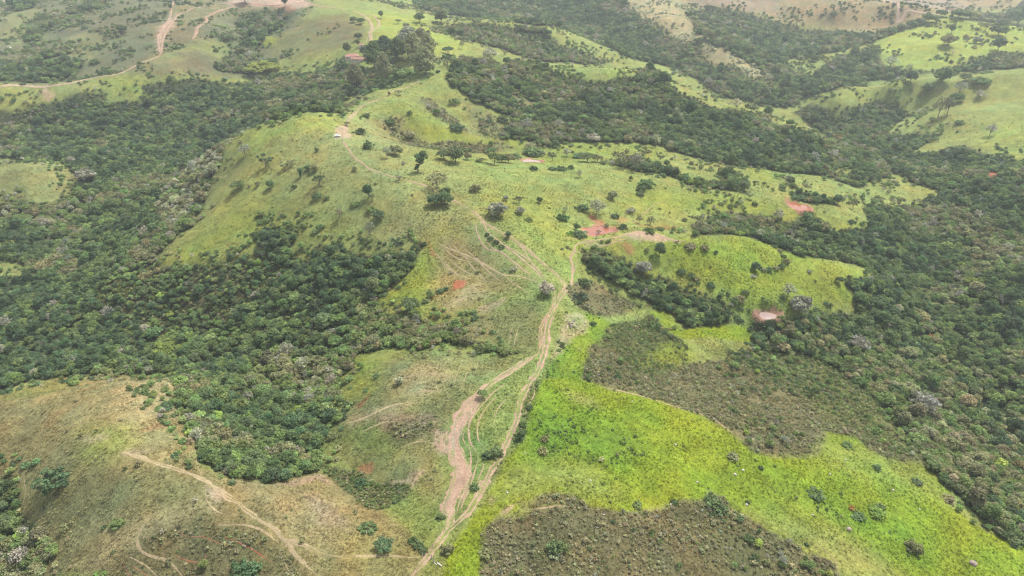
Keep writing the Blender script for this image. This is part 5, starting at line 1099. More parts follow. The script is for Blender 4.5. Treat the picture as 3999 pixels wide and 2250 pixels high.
def cow():
    g = ground([2361], [137])[0]; z = float(height(*g))
    bm = bmesh.new()
    J = [((-.75, 0, 1.12), .30), ((-.35, 0, 1.08), .36), ((.15, 0, 1.08), .38), ((.6, 0, 1.15), .33), ((.95, 0, 1.3), .2), ((1.2, 0, 1.38), .17), ((1.5, 0, 1.22), .10)]
    E = [(i, i + 1) for i in range(6)]
    for bx, by, root in ((-.72, .2, 0), (-.72, -.2, 0), (.55, .18, 3), (.55, -.18, 3)):
        n = len(J); J += [((bx, by, .82), .17), ((bx + (.06 if bx > 0 else -.1), by, .45), .085), ((bx, by, .03), .07)]; E += [(root, n), (n, n + 1), (n + 1, n + 2)]
    n = len(J); J += [((-1.02, 0, 1.1), .05), ((-1.08, 0, .6), .035)]; E += [(0, n), (n, n + 1)]
    n = len(J); J += [((1.18, .24, 1.48), .045), ((1.18, -.24, 1.48), .045)]; E += [(5, n), (5, n + 1)]
    me = bpy.data.meshes.new('cow'); me.from_pydata([j[0] for j in J], E, [])
    m, nt, N, L = nodes('black and white hide')
    o_ = N('ShaderNodeOutputMaterial'); b = N('ShaderNodeBsdfPrincipled'); tc = N('ShaderNodeTexCoord'); sp = N('ShaderNodeSeparateXYZ'); nz = N('ShaderNodeTexNoise'); nz.inputs['Scale'].default_value = 1.4
    ad = N('ShaderNodeMath'); ad.operation = 'ADD'; rp = N('ShaderNodeValToRGB'); rp.color_ramp.interpolation = 'CONSTANT'
    rp.color_ramp.elements[0].color = (.75, .72, .66, 1); rp.color_ramp.elements[1].color = (.03, .028, .026, 1); rp.color_ramp.elements[1].position = .62
    L(tc.outputs['Object'], sp.inputs[0]); L(tc.outputs['Object'], nz.inputs['Vector']); mu = N('ShaderNodeMath'); mu.operation = 'MULTIPLY'; mu.inputs[1].default_value = .3
    L(sp.outputs['X'], mu.inputs[0]); L(mu.outputs[0], ad.inputs[0]); L(nz.outputs['Fac'], ad.inputs[1]); L(ad.outputs[0], rp.inputs['Fac']); L(rp.outputs['Color'], b.inputs['Base Color']); L(b.outputs[0], o_.inputs['Surface'])
    o = put('cow', me, m, label='black and white cow standing on the bright far pasture', cat='cow'); o.location = (g[0], g[1], z); o.rotation_euler = (0, 0, R(150)); o.scale = (1.35,) * 3
    sk = o.modifiers.new('body', 'SKIN'); sk.use_smooth_shade = True
    me.skin_vertices.new() if not me.skin_vertices else None
    for i, (_, r) in enumerate(J): me.skin_vertices[0].data[i].radius = (r, r)
    me.skin_vertices[0].data[1].use_root = True
    o.modifiers.new('soft', 'SUBSURF').levels = 1
cow()

def car():
    g = ground([849], [344])[0]; e = bpy.data.objects.new('parked_car', None); scene.collection.objects.link(e); e.location = (g[0], g[1], float(height(*g)) + .05); e.rotation_euler = (0, 0, R(12))
    e['label'] = 'small white car parked at the end of the upper track'; e['category'] = 'car'
    prof = [(-2.0, .45), (-2.05, .85), (-1.7, .95), (-1.2, 1.42), (.35, 1.45), (1.05, .98), (1.95, .86), (2.05, .5)]
    V = [(x, y * (.8 if z < 1.2 else .66), z) for y in (-1, 1) for x, z in prof]; n = len(prof)
    bm = bmesh.new(); vs_ = [bm.verts.new(v) for v in V]
    bm.faces.new(vs_[:n][::-1]); bm.faces.new(vs_[n:])
    for i in range(n): bm.faces.new((vs_[i], vs_[(i + 1) % n], vs_[n + (i + 1) % n], vs_[n + i]))
    bmesh.ops.recalc_face_normals(bm, faces=bm.faces); me = bpy.data.meshes.new('body'); bm.to_mesh(me); bm.free()
    paint = M_plain('white paint', (.78, .78, .77), .3, .02); glass = M_plain('dark glass', (.03, .035, .04), .1, .02); rub = M_plain('rubber', (.03, .03, .03), .9, .1); rim = M_plain('alloy', (.5, .5, .5), .4, .1); lamp = M_plain('lamp glass', (.7, .7, .65), .15, .05)
    b = put('body', me, paint, e); b.modifiers.new('edge', 'BEVEL').width = .06
    for s in (-1, 1): put('side_window', raw_mesh('side_window', [(-1.1, s * .72, 1.0), (.75, s * .74, 1.0), (.3, s * .675, 1.36), (-1.05, s * .675, 1.36)], [(0, 1, 2, 3)], False), glass, e)
    put('windscreen', raw_mesh('windscreen', [(.45, -.6, 1.42), (.45, .6, 1.42), (1.0, .68, 1.04), (1.0, -.68, 1.04)], [(0, 1, 2, 3)], False), glass, e)
    put('rear_window', raw_mesh('rear_window', [(-1.26, -.6, 1.38), (-1.26, .6, 1.38), (-1.63, .68, 1.03), (-1.63, -.68, 1.03)], [(0, 1, 2, 3)], False), glass, e)
    for x in (-1.25, 1.25):
        for s in (-1, 1):
            w = put('wheel', raw_mesh('wheel', *tube([(x, s * .62, .32), (x, s * .84, .32)], .32, .32, 14)), rub, e)
            put('rim', raw_mesh('rim', [(x + .2 * math.cos(a * .785), s * .845, .32 + .2 * math.sin(a * .785)) for a in range(8)], [tuple(range(8))], False), rim, w)
    for s in (-1, 1): put('headlight', raw_mesh('headlight', *box(1.98, 2.07, s * .55 - .15, s * .55 + .15, .66, .8), smooth=False), lamp, e)
car()

# ------------------------------------------------------------------ single trees and bushes: foot, crown width, kind, leaf colour, slimness, label
SINGLE = """
927.1,372.5,26.7,bush,dark,1,round dark tree over a red earth patch where the track crests
973.8,396.9,20.0,thin,pale,1.3,slender pale tree on the crest right of the red earth patch
997.1,390.2,31.7,round,olive,.8,grey green tree on the crest beside the slender pale one
1050.5,433.6,39.4,leaning,dark,.95,tall crooked dark tree with one low branch on the upper pasture
1015.4,414.2,14.0,thin_bush,grey,1,small greyish bush left of the tall crooked tree
1115.5,401.2,33.4,umbrella,dark,.8,small flat-topped tree joined to a larger dark tree on the crest
1146.2,409.2,39.4,round,dark,1,large dark round tree on the crest above the upper pasture
1176.2,401.9,17.3,round,olive,1.1,small pale green tree just right of the large dark crest tree
1212.9,408.5,16.7,umbrella,olive,.9,small thin tree in the bright hollow left of the pale pond
1202.9,407.5,15.0,bush,dark,.7,low dark bush beside the small thin tree in the bright hollow
1243.9,414.2,31.7,umbrella,mid,1.25,umbrella shaped green tree standing alone before the pond thicket
1235.6,388.5,26.7,umbrella,dark,.8,dark flat tree just behind the umbrella tree
1262.2,408.5,25.0,round,dark,.85,left dark tree of the thicket by the pale pond
1279.6,409.5,26.7,round,olive,.9,middle olive tree of the thicket by the pale pond
1292.2,401.9,28.3,wide,dark,.7,broad dark tree between the thicket and the pale pond
1338.9,390.2,43.4,wide,dark,.55,broad low dark tree behind the pale pond
1332.3,376.9,30.0,thin,brown,.6,brownish leafless crown behind the pale pond
1359.0,386.9,26.7,bush,grey,.7,grey bush at the right end behind the pale pond
1342.9,427.5,19.3,bush,deep,.95,round dark bush standing in front of the pale pond
1389.0,426.9,20.0,bush,dark,.7,left bush of the row in front of the pond crest
1412.3,426.9,26.7,bush,dark,.65,middle bush of the row in front of the pond crest
1435.7,425.2,15.0,bush,dark,1.1,right bush of the row in front of the pond crest
1100.5,475.2,48.4,thin,olive,.85,big grey umbrella tree with bare limbs above the track
1193.9,480.9,28.3,bush,olive,1.1,solitary grey green tree in the middle of the upper pasture
1002.8,454.2,16.0,open,grey,.9,small grey tree growing on the edge of the upper track
892.1,429.2,10.7,round,olive,.9,tiny round tree left of the upper track
1093.0,516.0,33.0,round,deep,.9,front dark tree of the clump the track passes behind
1119.0,514.0,36.0,round,dark,.9,right dark tree of the clump the track passes behind
1120.0,495.0,26.0,round,dark,.9,rear dark tree of the clump the track passes behind
1625.8,468.6,36.7,bush,dark,.8,big leaning bush on the right shoulder of the pasture
1612.4,478.6,23.3,bush,dark,.8,lower end of the leaning bush on the right shoulder
1586.4,454.2,9.3,round,dark,1.2,little dark tree above the leaning bush
1457.3,446.2,14.0,thin,pale,1.2,pale thin sapling below the pond crest
1127.2,137.4,26.0,umbrella,deep,.9,flat crowned dark tree on the grass right of the eucalyptus grove
1162.2,124.1,12.0,thin,olive,1.6,slim tree right of the flat crowned one above the ridge scrub
1232.2,155.1,38.4,thin,grey,.75,wide grey leafless tree on the far grass crest
1275.6,162.7,20.0,round,dark,.9,dark round tree on the far grass crest
1125.5,164.1,25.0,open,deep,1,dark tree at the corner of the ridge wood
1101.2,182.4,10.7,bush,deep,1,small dark tree between the big brown tree and the ridge wood
1070.5,186.8,55.0,gum,brown,.75,big brownish eucalyptus standing at the near end of the grove
942.1,171.8,38.4,gum,dark,1.05,dense dark eucalyptus nearest the red roofs
968.8,137.4,38.4,gum,deep,.75,dark tree at the back left of the grove
920.4,141.7,26.7,round,deep,.9,dark blue green tree beside the farmhouse roofs
1002.1,147.4,35.0,gum,dark,.9,bare stemmed eucalyptus in the middle of the grove
1040.5,151.7,41.7,gum,olive,1,bright topped eucalyptus in the middle of the grove
1075.5,140.1,40.0,gum,olive,.8,dark eucalyptus at the back right of the grove
1025.5,110.1,43.4,gum,grey,.6,tall pale eucalyptus at the very back of the grove
1058.8,116.7,40.0,gum,olive,.7,rounded eucalyptus behind the bright topped one
968.8,211.8,35.0,gum,olive,1.35,tall eucalyptus with a white stem at the front of the grove
985.4,156.7,30.0,round,dark,.7,rounded tree behind the white stemmed eucalyptus
895.4,218.4,36.7,gum,olive,1,big eucalyptus below the farm on the left
927.1,220.1,18.3,bush,deep,.8,dark bush at the foot of the eucalyptus below the farm
1025.5,193.4,43.4,wide,mid,.6,low green tree under the big brown eucalyptus
1002.1,200.1,33.4,wide,bright,.5,bright green low tree on the bank left of the big brown eucalyptus
898.7,186.8,38.4,round,dark,.6,round tree directly below the barn roof
865.4,180.1,36.7,round,dark,.75,dark tree at the left end of the farm
873.7,136.7,18.3,tall,dark,1.1,narrow dark tree behind the farmhouse roof
902.1,117.4,9.3,tall,olive,1.4,slim tree beside the tiny hut
1142.2,264.1,28.3,thin_bush,dark,1,grey green bush in the scrubby hollow below the ridge wood
1030.5,287.5,13.3,bush,dark,1.2,dark tree on the grass spur of the terraced hollow
979.4,239.5,6.0,round,deep,1.3,tiny dark tree on the spur above the terraced hollow
1003.8,239.1,14.0,open,grey,.8,small grey tree on the spur above the terraced hollow
920.4,250.1,9.3,bush,olive,1.2,small bush on the left edge of the spur
903.7,248.5,15.0,umbrella,olive,.7,flat thin tree on the left edge of the spur
1030.5,348.5,23.3,round,brown,.8,dark brownish tree in the scrub band of the hollow
982.1,310.2,23.3,bush,dark,.8,dark bush at the top of the scrub band
905.4,336.8,30.0,bush,dark,.8,dark tree by the track where the scrub band begins
922.1,293.5,18.3,bush,dark,.8,dark bush above the track bend at the top of the hill
873.7,316.8,13.3,umbrella,dark,1,flat tree hanging over the track at the top of the hill
863.7,295.1,10.7,round,dark,1,dark tree above the red earth at the track top
987.1,325.2,10.0,bush,deep,1,small dark green bush inside the scrub band
1148.8,328.5,33.4,bush,deep,.9,dark bush at the foot of the scrub band right side
1263.9,306.8,25.0,bush,dark,.9,grey green bush above the terraced hollow on the right
1649.1,370.9,20.0,thin,pale,1.5,tall pale tree on the right end of the sunlit spur
1620.7,364.2,10.7,thin,olive,1.6,slender pale tree on the sunlit spur
1682.4,380.9,17.3,thin,olive,1.1,pale tree near the right end of the sunlit spur
1490.7,354.2,33.4,round,grey,.5,whitish flowering tree at the edge of the ridge wood
1585.7,355.2,23.3,thin,brown,.8,brown grey tree at the lower edge of the ridge wood
1562.4,425.2,30.0,thin,olive,1.2,left tree of the pale stemmed group above the right shoulder
1597.4,433.6,26.7,thin,grey,1.7,tall pale stemmed tree of the group above the right shoulder
1579.1,423.5,33.4,open,brown,1.3,brown tree of the pale stemmed group above the right shoulder
1549.0,405.2,23.3,open,olive,1,tree at the left end of the pale stemmed group
1477.3,407.5,40.0,umbrella,dark,.75,broad dark tree on the crest right of the pale pond
1502.4,407.5,26.7,umbrella,olive,.8,olive tree on the crest beside the broad dark one
1455.7,396.9,26.7,wide,dark,.6,low dark tree on the crest left of the broad dark one
1425.7,393.5,23.3,thin,grey,.8,grey tree on the crest before the sunlit spur
1389.0,405.2,23.3,open,olive,1,open tree just right of the pale pond
1619.1,400.2,30.0,open,olive,.9,olive tree beyond the pale stemmed group
1659.8,407.5,20.7,open,olive,1.1,thin tree at the right end of the crest row
1675.8,420.9,15.0,round,dark,1.3,dark tree below the right end of the crest row
1055.5,56.0,22.0,round,dark,1,dark tree at the left on the lit far crest
1110.5,57.4,27.3,round,dark,.95,dark tree in the middle of the lit far crest
958.8,46.0,10.7,tall,dark,1.2,small dark tree beside the road loop
1075.5,87.4,16.0,bush,dark,1,round bush on the grass slope behind the grove
1022.1,65.0,15.0,bush,olive,.9,pale bush on the slope above the grove
1002.1,60.0,13.3,umbrella,dark,1,small tree on the slope above the grove
1037.1,76.7,18.3,bush,dark,.7,dark bush on the slope behind the grove
890.4,56.7,16.7,round,dark,.8,dark tree on the brown slope beside the road
908.7,60.0,18.3,round,dark,.8,dark tree between the brown slope and the road
902.1,100.1,20.0,round,deep,.8,dark tree at the lower end of the brown slope
669.5,422.2,33.8,open,dark,.95,open branching dark tree high on the left of the upper pasture
684.6,432.9,5.7,open,brown,1.3,small brown sapling below the open branching tree
714.8,427.6,21.3,open,olive,.9,left half of the wide tree on the left upper pasture
734.4,418.3,21.3,open,olive,.7,right half of the wide tree on the left upper pasture
757.5,445.3,16.9,vine,deep,1.0,vine wrapped dark column tree on the left upper pasture
774.4,429.0,16.9,round,dark,.8,dark tree beside the vine wrapped column
791.3,431.6,18.7,round,olive,.85,olive tree to the right of the vine wrapped column
804.6,467.2,26.7,open,dark,.95,bushy dark tree below the vine wrapped column
598.4,477.9,32.0,umbrella,dark,.8,flat topped dark tree on the left flank of the pasture
626.3,470.8,12.4,thin_bush,olive,.8,small grey bush right of the flat topped tree
649.0,468.4,12.4,round,olive,1,small tree third from the left flank edge
681.0,473.8,18.7,round,dark,1.1,neat round tree on the left flank of the pasture
797.0,381.3,10.3,round,dark,.9,lone little round tree near the top of the pasture
617.0,392.0,26.7,thin,grey,.9,big grey thin tree at the upper left edge of the pasture
740.6,472.5,13.3,bush,deep,1,dark pointed bush below the wide tree
716.6,490.3,12.4,dead,pale,.9,broken dead stump on the left pasture
799.3,497.4,24.9,bush,dark,.9,dark bush at the start of the weedy gully
821.5,498.7,19.6,bush,mid,.5,low green bush right of the gully bush
894.4,514.3,23.1,bush,mid,.55,low green thicket at the end of the weedy gully
926.4,496.9,21.3,tall,deep,1.2,tall dark tree with a bare pale stem
936.2,505.8,15.1,open,olive,1.3,thin tree at the foot of the tall bare stemmed one
855.3,552.0,21.3,thin,brown,1.3,pale brown half bare tree on the middle pasture
885.5,567.7,19.6,dead,grey,1.1,leafless grey tree right of the pale brown one
930.9,592.9,26.7,thin,grey,1.2,big grey leafy tree above the dark wood
807.3,573.3,19.6,bush,dark,.8,dark bush on the pasture above the dark wood
951.3,550.8,30.2,round,dark,.85,big dark spreading tree beside the weedy bank
935.3,529.4,26.7,bush,mid,.5,low green thicket above the big spreading tree
891.7,427.6,9.2,open,grey,.8,tiny grey tree left of the upper track
668.6,579.2,17.8,bush,deep,.9,dark green tree at the upper tip of the dark wood
1278.2,598.1,15.3,round,deep,1.15,lollipop shaped lone tree with red stem beside the ruts
1253.9,543.7,43.4,round,grey,.85,large grey leafy tree on the pasture above the ruts
1242.2,533.0,23.3,thin,grey,.9,smaller grey tree touching the large grey one
1272.2,504.7,14.0,round,grey,1,small grey tree above the large grey one
1305.6,513.0,21.7,open,olive,.9,upper tree of the pair on the middle pasture
1308.9,538.0,21.7,round,grey,.9,lower grey tree of the pair on the middle pasture
1328.9,554.7,23.3,bush,mid,.5,low green bush strip below the pair
1357.3,510.3,14.0,round,dark,1.1,small dark tree alone near the pasture crest
1464.0,527.0,30.7,bush,dark,.75,dark bush above the red pond on the left
1500.7,540.4,40.0,thin,grey,.9,big grey thin tree above the red pond
1547.4,548.0,22.0,bush,deep,.9,dark bush right above the red pond
1585.7,536.4,27.3,thin_bush,grey,.95,grey bush to the right above the red pond
1540.7,501.3,24.0,round,olive,.9,grey green tree on the pasture far above the red pond
1610.7,489.7,20.7,bush,dark,.7,low bush on the pasture right of the grey green tree
1415.6,553.0,30.0,bush,dark,.9,upper dark bush of the hedge left of the red pond
1422.3,533.0,14.0,thin,pale,.9,whitish shrub on top of the hedge left of the red pond
1450.7,578.0,16.0,round,deep,1,dark bush standing on the bank left of the red pond
1455.7,591.4,40.0,bush,dark,.5,low dark bush on the bank left of the red pond
1435.7,589.7,23.3,bush,bright,.5,bright green low bush at the left end of the bank
1525.7,570.4,15.3,thin_bush,olive,1,grey bush on the right rim of the red pond
1505.7,589.7,11.3,open,olive,1,small tree at the near rim of the red pond
1565.7,574.7,26.7,bush,dark,.7,dark bush right of the red pond dam
1607.4,563.0,16.7,thin,olive,1.2,thin tree right of the red pond
1635.8,566.4,23.3,thin,olive,.9,thin tree farther right of the red pond
1632.4,583.0,30.0,bush,dark,.55,dark bush row above the pink crest track
1659.1,579.7,20.0,bush,dark,.8,dark bush at the right of the row above the crest track
1003.8,624.7,22.0,dead,pale,1.35,pale dead tree above the dark wood
1033.8,573.0,14.0,dead,pale,1.5,left one of two white dead saplings
1045.5,584.7,12.0,dead,pale,1.3,right one of two white dead saplings
1065.5,564.7,14.0,dead,grey,1.8,thin dark dead tree above the white saplings
1143.8,554.7,20.0,dead,pale,1,bare shrub on a reddish patch above the gully bank
1050.8,693.1,17.3,dead,grey,1.7,crooked dark stump tree on the bright green slope
1002.8,723.8,13.3,bush,dark,.9,left small bush on the bright slope below the stump tree
1018.8,713.1,10.7,bush,dark,1,right small bush on the bright slope below the stump tree
1032.1,783.2,46.7,umbrella,dark,.9,spreading dark tree on the bright slope at the wood edge
1107.2,734.8,20.0,bush,dark,.8,dark bush left of the red bare patch
1122.2,728.1,15.3,bush,dark,.8,small dark bush touching the red bare patch
1374.0,741.5,33.4,round,grey,1,grey green tree where the ruts meet the track
1370.6,728.1,20.0,bush,dark,.8,dark undergrowth bush beneath the grey green rut tree
1292.2,680.4,20.7,thin_bush,grey,.8,lone grey bush among the ruts
1658.4,647.1,24.0,tall,deep,1.2,dark tree on the slope below the crest track
1627.4,631.4,10.7,bush,olive,1.2,small grey bush below the pink slump
1685.8,664.8,20.7,dead,pale,1.1,pale bare tree on the slope below the crest track
1618.4,689.8,36.7,round,grey,.95,large grey tree at the top edge of the small wood
1712.5,686.4,18.3,bush,dark,.9,dark bush at the left of the grassy dome
1700.8,618.1,11.3,open,dark,1.2,small dark tree standing on the crest track
1225.6,591.4,10.7,bush,deep,1,first bush of the row between the ruts
1233.9,601.4,15.3,bush,dark,.9,second bush of the row between the ruts
1248.9,611.4,15.3,bush,deep,.9,third bush of the row between the ruts
1262.2,623.1,15.3,bush,dark,.9,last bush of the row between the ruts
1469.0,716.5,36.7,bush,dark,.8,dark bush on the left rim of the brown scrub
1459.0,753.1,40.0,bush,deep,.7,green bush at the left corner of the brown scrub
1645.8,824.8,30.0,bush,dark,1,dark round bush above the yellow green ledge
1604.1,811.5,30.0,dead,pale,.8,bare whitish tree in the scrub above the yellow green ledge
1490.7,816.5,20.0,bush,dark,.7,dark bush at the upper end of the lush strip
1005.4,964.9,20.7,round,pale,.9,pale flowering bush on the middle hill
1010.4,949.9,10.7,bush,dark,.9,dark bush just above the pale flowering bush
947.1,948.2,23.3,bush,dark,.6,low dark bush left of the pale flowering bush
1898.2,517.0,12.7,bush,dark,1.4,small dark tree on the slope left of the upper red pond
1954.9,558.0,24.0,thin,grey,1.2,grey tree below the upper red pond
1997.5,581.4,22.0,thin,brown,1.3,brown bare tree on the bright slope above the right woods
2042.6,579.7,33.4,round,dark,.9,left tree of the clump below the upper red pond
2064.2,583.0,30.0,round,olive,.9,right tree of the clump below the upper red pond
2084.2,587.1,16.7,bush,grey,1.1,small grey tree right of the clump below the upper pond
2007.5,500.3,30.0,bush,dark,.7,dark bush behind the upper red pond
2037.6,506.3,13.3,open,olive,1,thin tree at the right rim of the upper red pond
2105.9,513.7,22.0,round,deep,1,dark tree on the bright slope right of the upper pond
2087.6,508.0,23.3,bush,dark,.8,bush left of the dark tree right of the upper pond
2144.3,526.4,15.3,thin,olive,1.5,thin tree on the bright slope near the right woods
2169.3,519.0,14.0,dead,pale,1.3,pale bare sapling on the bright slope near the right woods
2261.0,517.0,14.0,dead,pale,1.2,bare sapling at the edge of the right woods
1884.2,501.3,14.7,open,pale,1.2,pale little tree above the hedge wood
1800.8,637.1,10.7,bush,dark,1.2,small bush in the middle of the grassy dome
1772.4,627.1,20.7,bush,olive,.9,grey bush on the grassy dome below the crest track
1737.4,623.1,26.7,bush,olive,.7,grey bush at the left on the grassy dome
1900.2,680.4,22.0,round,deep,.95,dark tree at the lower end of the curved hedge
1894.2,696.4,15.3,bush,grey,.6,low grey bush below the end of the curved hedge
1919.2,679.8,15.3,bush,olive,.7,first bush of the curved hedge from its dark tree
1934.2,679.8,18.3,bush,dark,.7,second bush of the curved hedge
1952.5,676.4,16.7,bush,olive,.7,third bush of the curved hedge
1967.5,671.4,16.7,bush,dark,.8,fourth bush of the curved hedge at its bend
1977.5,661.4,16.7,bush,olive,.9,fifth bush of the curved hedge at its bend
1970.9,646.4,14.0,bush,dark,.8,sixth bush of the curved hedge
1962.5,633.1,14.0,bush,olive,.8,seventh bush of the curved hedge
1947.5,621.4,15.3,bush,dark,.6,topmost bush of the curved hedge
2035.9,684.8,10.7,bush,grey,1,small grey bush on the right face of the dome
2109.3,711.4,15.3,round,deep,1.1,dark tree on the right edge of the dome
1980.9,747.1,32.0,thin,grey,.95,grey bare tree above the pink pond
2010.2,784.8,43.4,round,grey,.95,large round grey tree right of the pink pond
1849.1,759.8,23.3,bush,dark,.9,left bush of the clump on the lower dome
1860.8,756.5,26.7,bush,olive,.8,middle bush of the clump on the lower dome
1874.8,738.1,17.3,bush,dark,.9,right bush of the clump on the lower dome
1720.7,684.8,16.7,bush,dark,.8,upper bush of the row left on the dome
1737.4,696.4,20.0,bush,dark,.7,middle bush of the row left on the dome
1752.4,703.1,15.3,bush,olive,.7,lower bush of the row left on the dome
2517.8,776.5,43.4,dead,pale,.9,big white leafless tree standing out of the right woods
2252.7,753.1,17.3,dead,pale,1.1,small white leafless tree in the right woods
2344.4,851.5,20.0,bush,rust,.8,rusty orange crown in the right woods
2154.3,886.5,43.4,thin,grey,.9,grey leafless crown at the scrub edge of the right woods
2010.9,157.4,17.3,round,olive,.9,grey tree at the left of the shaded far pasture
2045.9,155.1,18.3,round,dark,.9,dark tree on the shaded far pasture
2072.6,141.7,20.7,round,olive,1.2,grey tree on the upper rim of the shaded far pasture
2009.2,181.8,15.3,dead,pale,1,pinkish bare shrub on the shaded far pasture
2239.3,167.8,26.7,thin,grey,.75,grey tree at the lower left of the brightest far pasture
2382.7,115.1,27.3,round,olive,.85,pale round tree in the middle of the brightest far pasture
2392.7,83.4,12.0,tall,dark,1.1,small dark tree above the pale round one on the far pasture
2508.5,90.7,30.0,round,dark,.85,big round tree at the right of the brightest far pasture
2509.5,128.4,22.0,tall,dark,.9,tall dark tree at the lower right of the brightest far pasture
2478.4,77.4,14.0,thin,olive,1,right small tree left of the big round far tree
2464.4,71.7,13.3,thin,olive,1,left small tree left of the big round far tree
2456.8,108.4,14.0,round,grey,1,small grey tree below the big round far tree
2431.1,93.4,12.0,bush,olive,.7,little bush in the middle of the brightest far pasture
2333.7,56.0,24.7,round,dark,.75,dark tree at the upper left corner of the far pasture
2366.1,41.7,18.7,round,dark,.8,dark tree under the far pale road
2311.0,63.4,20.0,round,dark,.7,upper tree of the line climbing to the far road
2291.0,68.4,20.0,round,dark,.7,middle tree of the line climbing to the far road
2267.7,75.0,20.0,round,olive,.7,third tree of the line climbing to the far road
2241.0,85.0,20.0,round,dark,.7,lower tree of the line climbing to the far road
2217.7,88.4,20.0,round,olive,.7,lowest tree of the line climbing to the far road
2411.1,46.7,33.4,round,dark,.6,left tree of the row along the top of the far pasture
2437.8,48.4,30.0,round,olive,.6,second tree of the row along the top of the far pasture
2464.4,51.7,30.0,round,olive,.6,third tree of the row along the top of the far pasture
2494.5,53.4,30.0,round,dark,.6,fourth tree of the row along the top of the far pasture
2524.5,53.4,30.0,round,olive,.6,right tree of the row along the top of the far pasture
2557.8,63.4,40.0,round,dark,.9,big dark clump tree at the right end of the far row
2564.5,43.4,23.3,gum,grey,.9,brownish eucalyptus in the top right corner
2332.7,231.8,22.0,round,dark,.85,round tree on the grass below the middle ridge
2369.4,208.4,28.7,round,dark,1,big dark tree on the crest of the middle ridge
2426.1,204.1,20.7,round,olive,.9,grey tree on the crest right of the big dark one
2464.4,210.1,33.4,wide,dark,.5,spreading dark tree on the right of the middle ridge
2412.7,233.5,25.0,thin,grey,.8,upper grey tree of the stacked group on the right hill
2406.1,258.5,24.0,round,dark,.9,lower dark tree of the stacked group on the right hill
2359.4,295.1,30.7,thin,olive,1.25,left tall tree on the shoulder of the right hill
2381.7,288.5,20.7,open,olive,1.7,right slender tree on the shoulder of the right hill
2412.7,311.8,17.3,bush,dark,.8,lone dark bush on the face of the right hill
2489.5,341.8,20.7,thin,grey,1.1,grey bare tree on the face of the right hill
2464.4,246.8,23.3,thin,grey,.6,grey flat tree on the right hill crest
1888.2,280.8,26.7,round,olive,.8,round tree at the end of the ridge grass strip
1930.8,295.1,20.7,tall,dark,1,dark pointed tree on the ridge grass strip
1850.8,273.5,26.7,thin,pale,.8,pale bare tree above the ridge grass strip
1984.9,317.5,16.7,round,dark,1,dark tree at the lower end of the ridge grass strip
2289.4,206.8,20.7,round,deep,1.1,dark tree at the left end of the middle ridge crest
2284.4,181.8,14.0,thin,pale,1.2,pale tree at the foot of the brightest far pasture
1213.9,999.4,23.3,umbrella,mid,1.1,umbrella tree standing on the braided ruts
1307.3,1102.1,27.3,bush,dark,1.3,dark bush clump beside the track above the lush patch
1316.3,1071.1,17.3,bush,dark,.9,dark bush above the clump beside the track
1332.3,1027.7,17.3,bush,dark,1.2,slim bush higher up beside the track fence
1108.8,1302.8,22.0,bush,dark,.7,small bush at the lower end of the braided ruts
925.4,1332.8,40.0,bush,dark,.65,round bush on the tan flank left of the track
967.1,1381.2,40.0,umbrella,deep,.75,little umbrella tree on the tan flank near the bottom
1125.5,1386.2,30.0,bush,olive,1.1,grey green bush right of the track near the bottom
1222.2,1397.9,30.7,bush,olive,.8,olive bush on the left rim of the brown hump
1395.6,1382.9,36.7,bush,dark,1,left half of the dark bush in the middle of the brown hump
1415.6,1377.9,30.0,bush,mid,.9,right half of the dark bush in the middle of the brown hump
1394.0,1394.5,30.0,bush,pale,.45,whitish low bush at the foot of the hump bush
1695.8,1266.2,17.3,bush,deep,.9,dark bush on the rim of the brown hump
1369.0,1107.7,20.7,bush,olive,.9,upper bush at the left of the lush patch
1365.6,1137.8,24.0,bush,olive,.8,lower bush at the left of the lush patch
1245.6,1142.8,36.7,bush,dark,.7,dark bush between the ruts and the track
1227.2,1147.8,26.7,bush,deep,.7,left bush between the ruts and the track
1193.9,1227.8,22.0,bush,dark,.9,small bush between the ruts lower down
1604.1,1271.2,24.0,bush,mid,.6,green bush in the lime grass above the hump
1038.8,1362.9,22.0,bush,dark,.8,upper bush on the fence line left of the track
1052.1,1374.5,24.0,bush,dark,.8,middle bush on the fence line left of the track
1065.5,1387.9,20.7,bush,dark,.8,lower bush on the fence line left of the track
908.7,1219.5,26.7,bush,deep,.8,dark bush at the head of the near ravine
141.7,1214.5,66.7,bush,deep,.75,solitary big dark bush on the near left hill
617.0,1441.2,60.0,bush,deep,.7,dark green bush at the bottom of the brown slope
296.8,1317.8,30.0,bush,mid,.5,low green bush at the near edge of the left hill
261.8,1327.8,10.7,bush,deep,.8,small dark bush beside the low green one
418.5,1027.7,30.7,bush,deep,.7,dark bush at the corner of the ravine wood
315.2,1181.1,8.7,bush,mid,1.2,tiny green plant on the near left hill
251.8,1449.2,30.0,bush,bright,.5,bright green bush at the bottom edge of the brown slope
1792.4,1267.8,36.7,bush,dark,.85,upper dark bush of the spur at the right of the brown hump
1812.4,1287.8,33.4,bush,dark,.7,lower dark bush of the spur at the right of the brown hump
2050.9,1244.5,36.7,bush,dark,.45,dark low bush in the middle of the lower lime pasture
2201.0,1288.8,36.7,bush,bright,.5,ferny green bush in the lower lime pasture
2142.6,1279.5,15.3,bush,rust,.6,orange leaved shrub in the lower lime pasture
1914.2,1178.4,12.0,bush,deep,.9,dark shrub with a stone beneath it
2206.0,1179.4,17.3,bush,deep,.8,dark shrub with a white stone beside it
2297.7,1382.9,33.4,bush,olive,1,grey green bush near the bottom right
2306.0,1214.5,20.7,bush,dark,.7,dark bush in the right lobe of the pasture
1844.1,1151.1,27.3,bush,olive,.7,grey bush near the ditch on the upper pasture
2130.9,1122.7,26.7,bush,mid,.5,green bush in the pasture bay
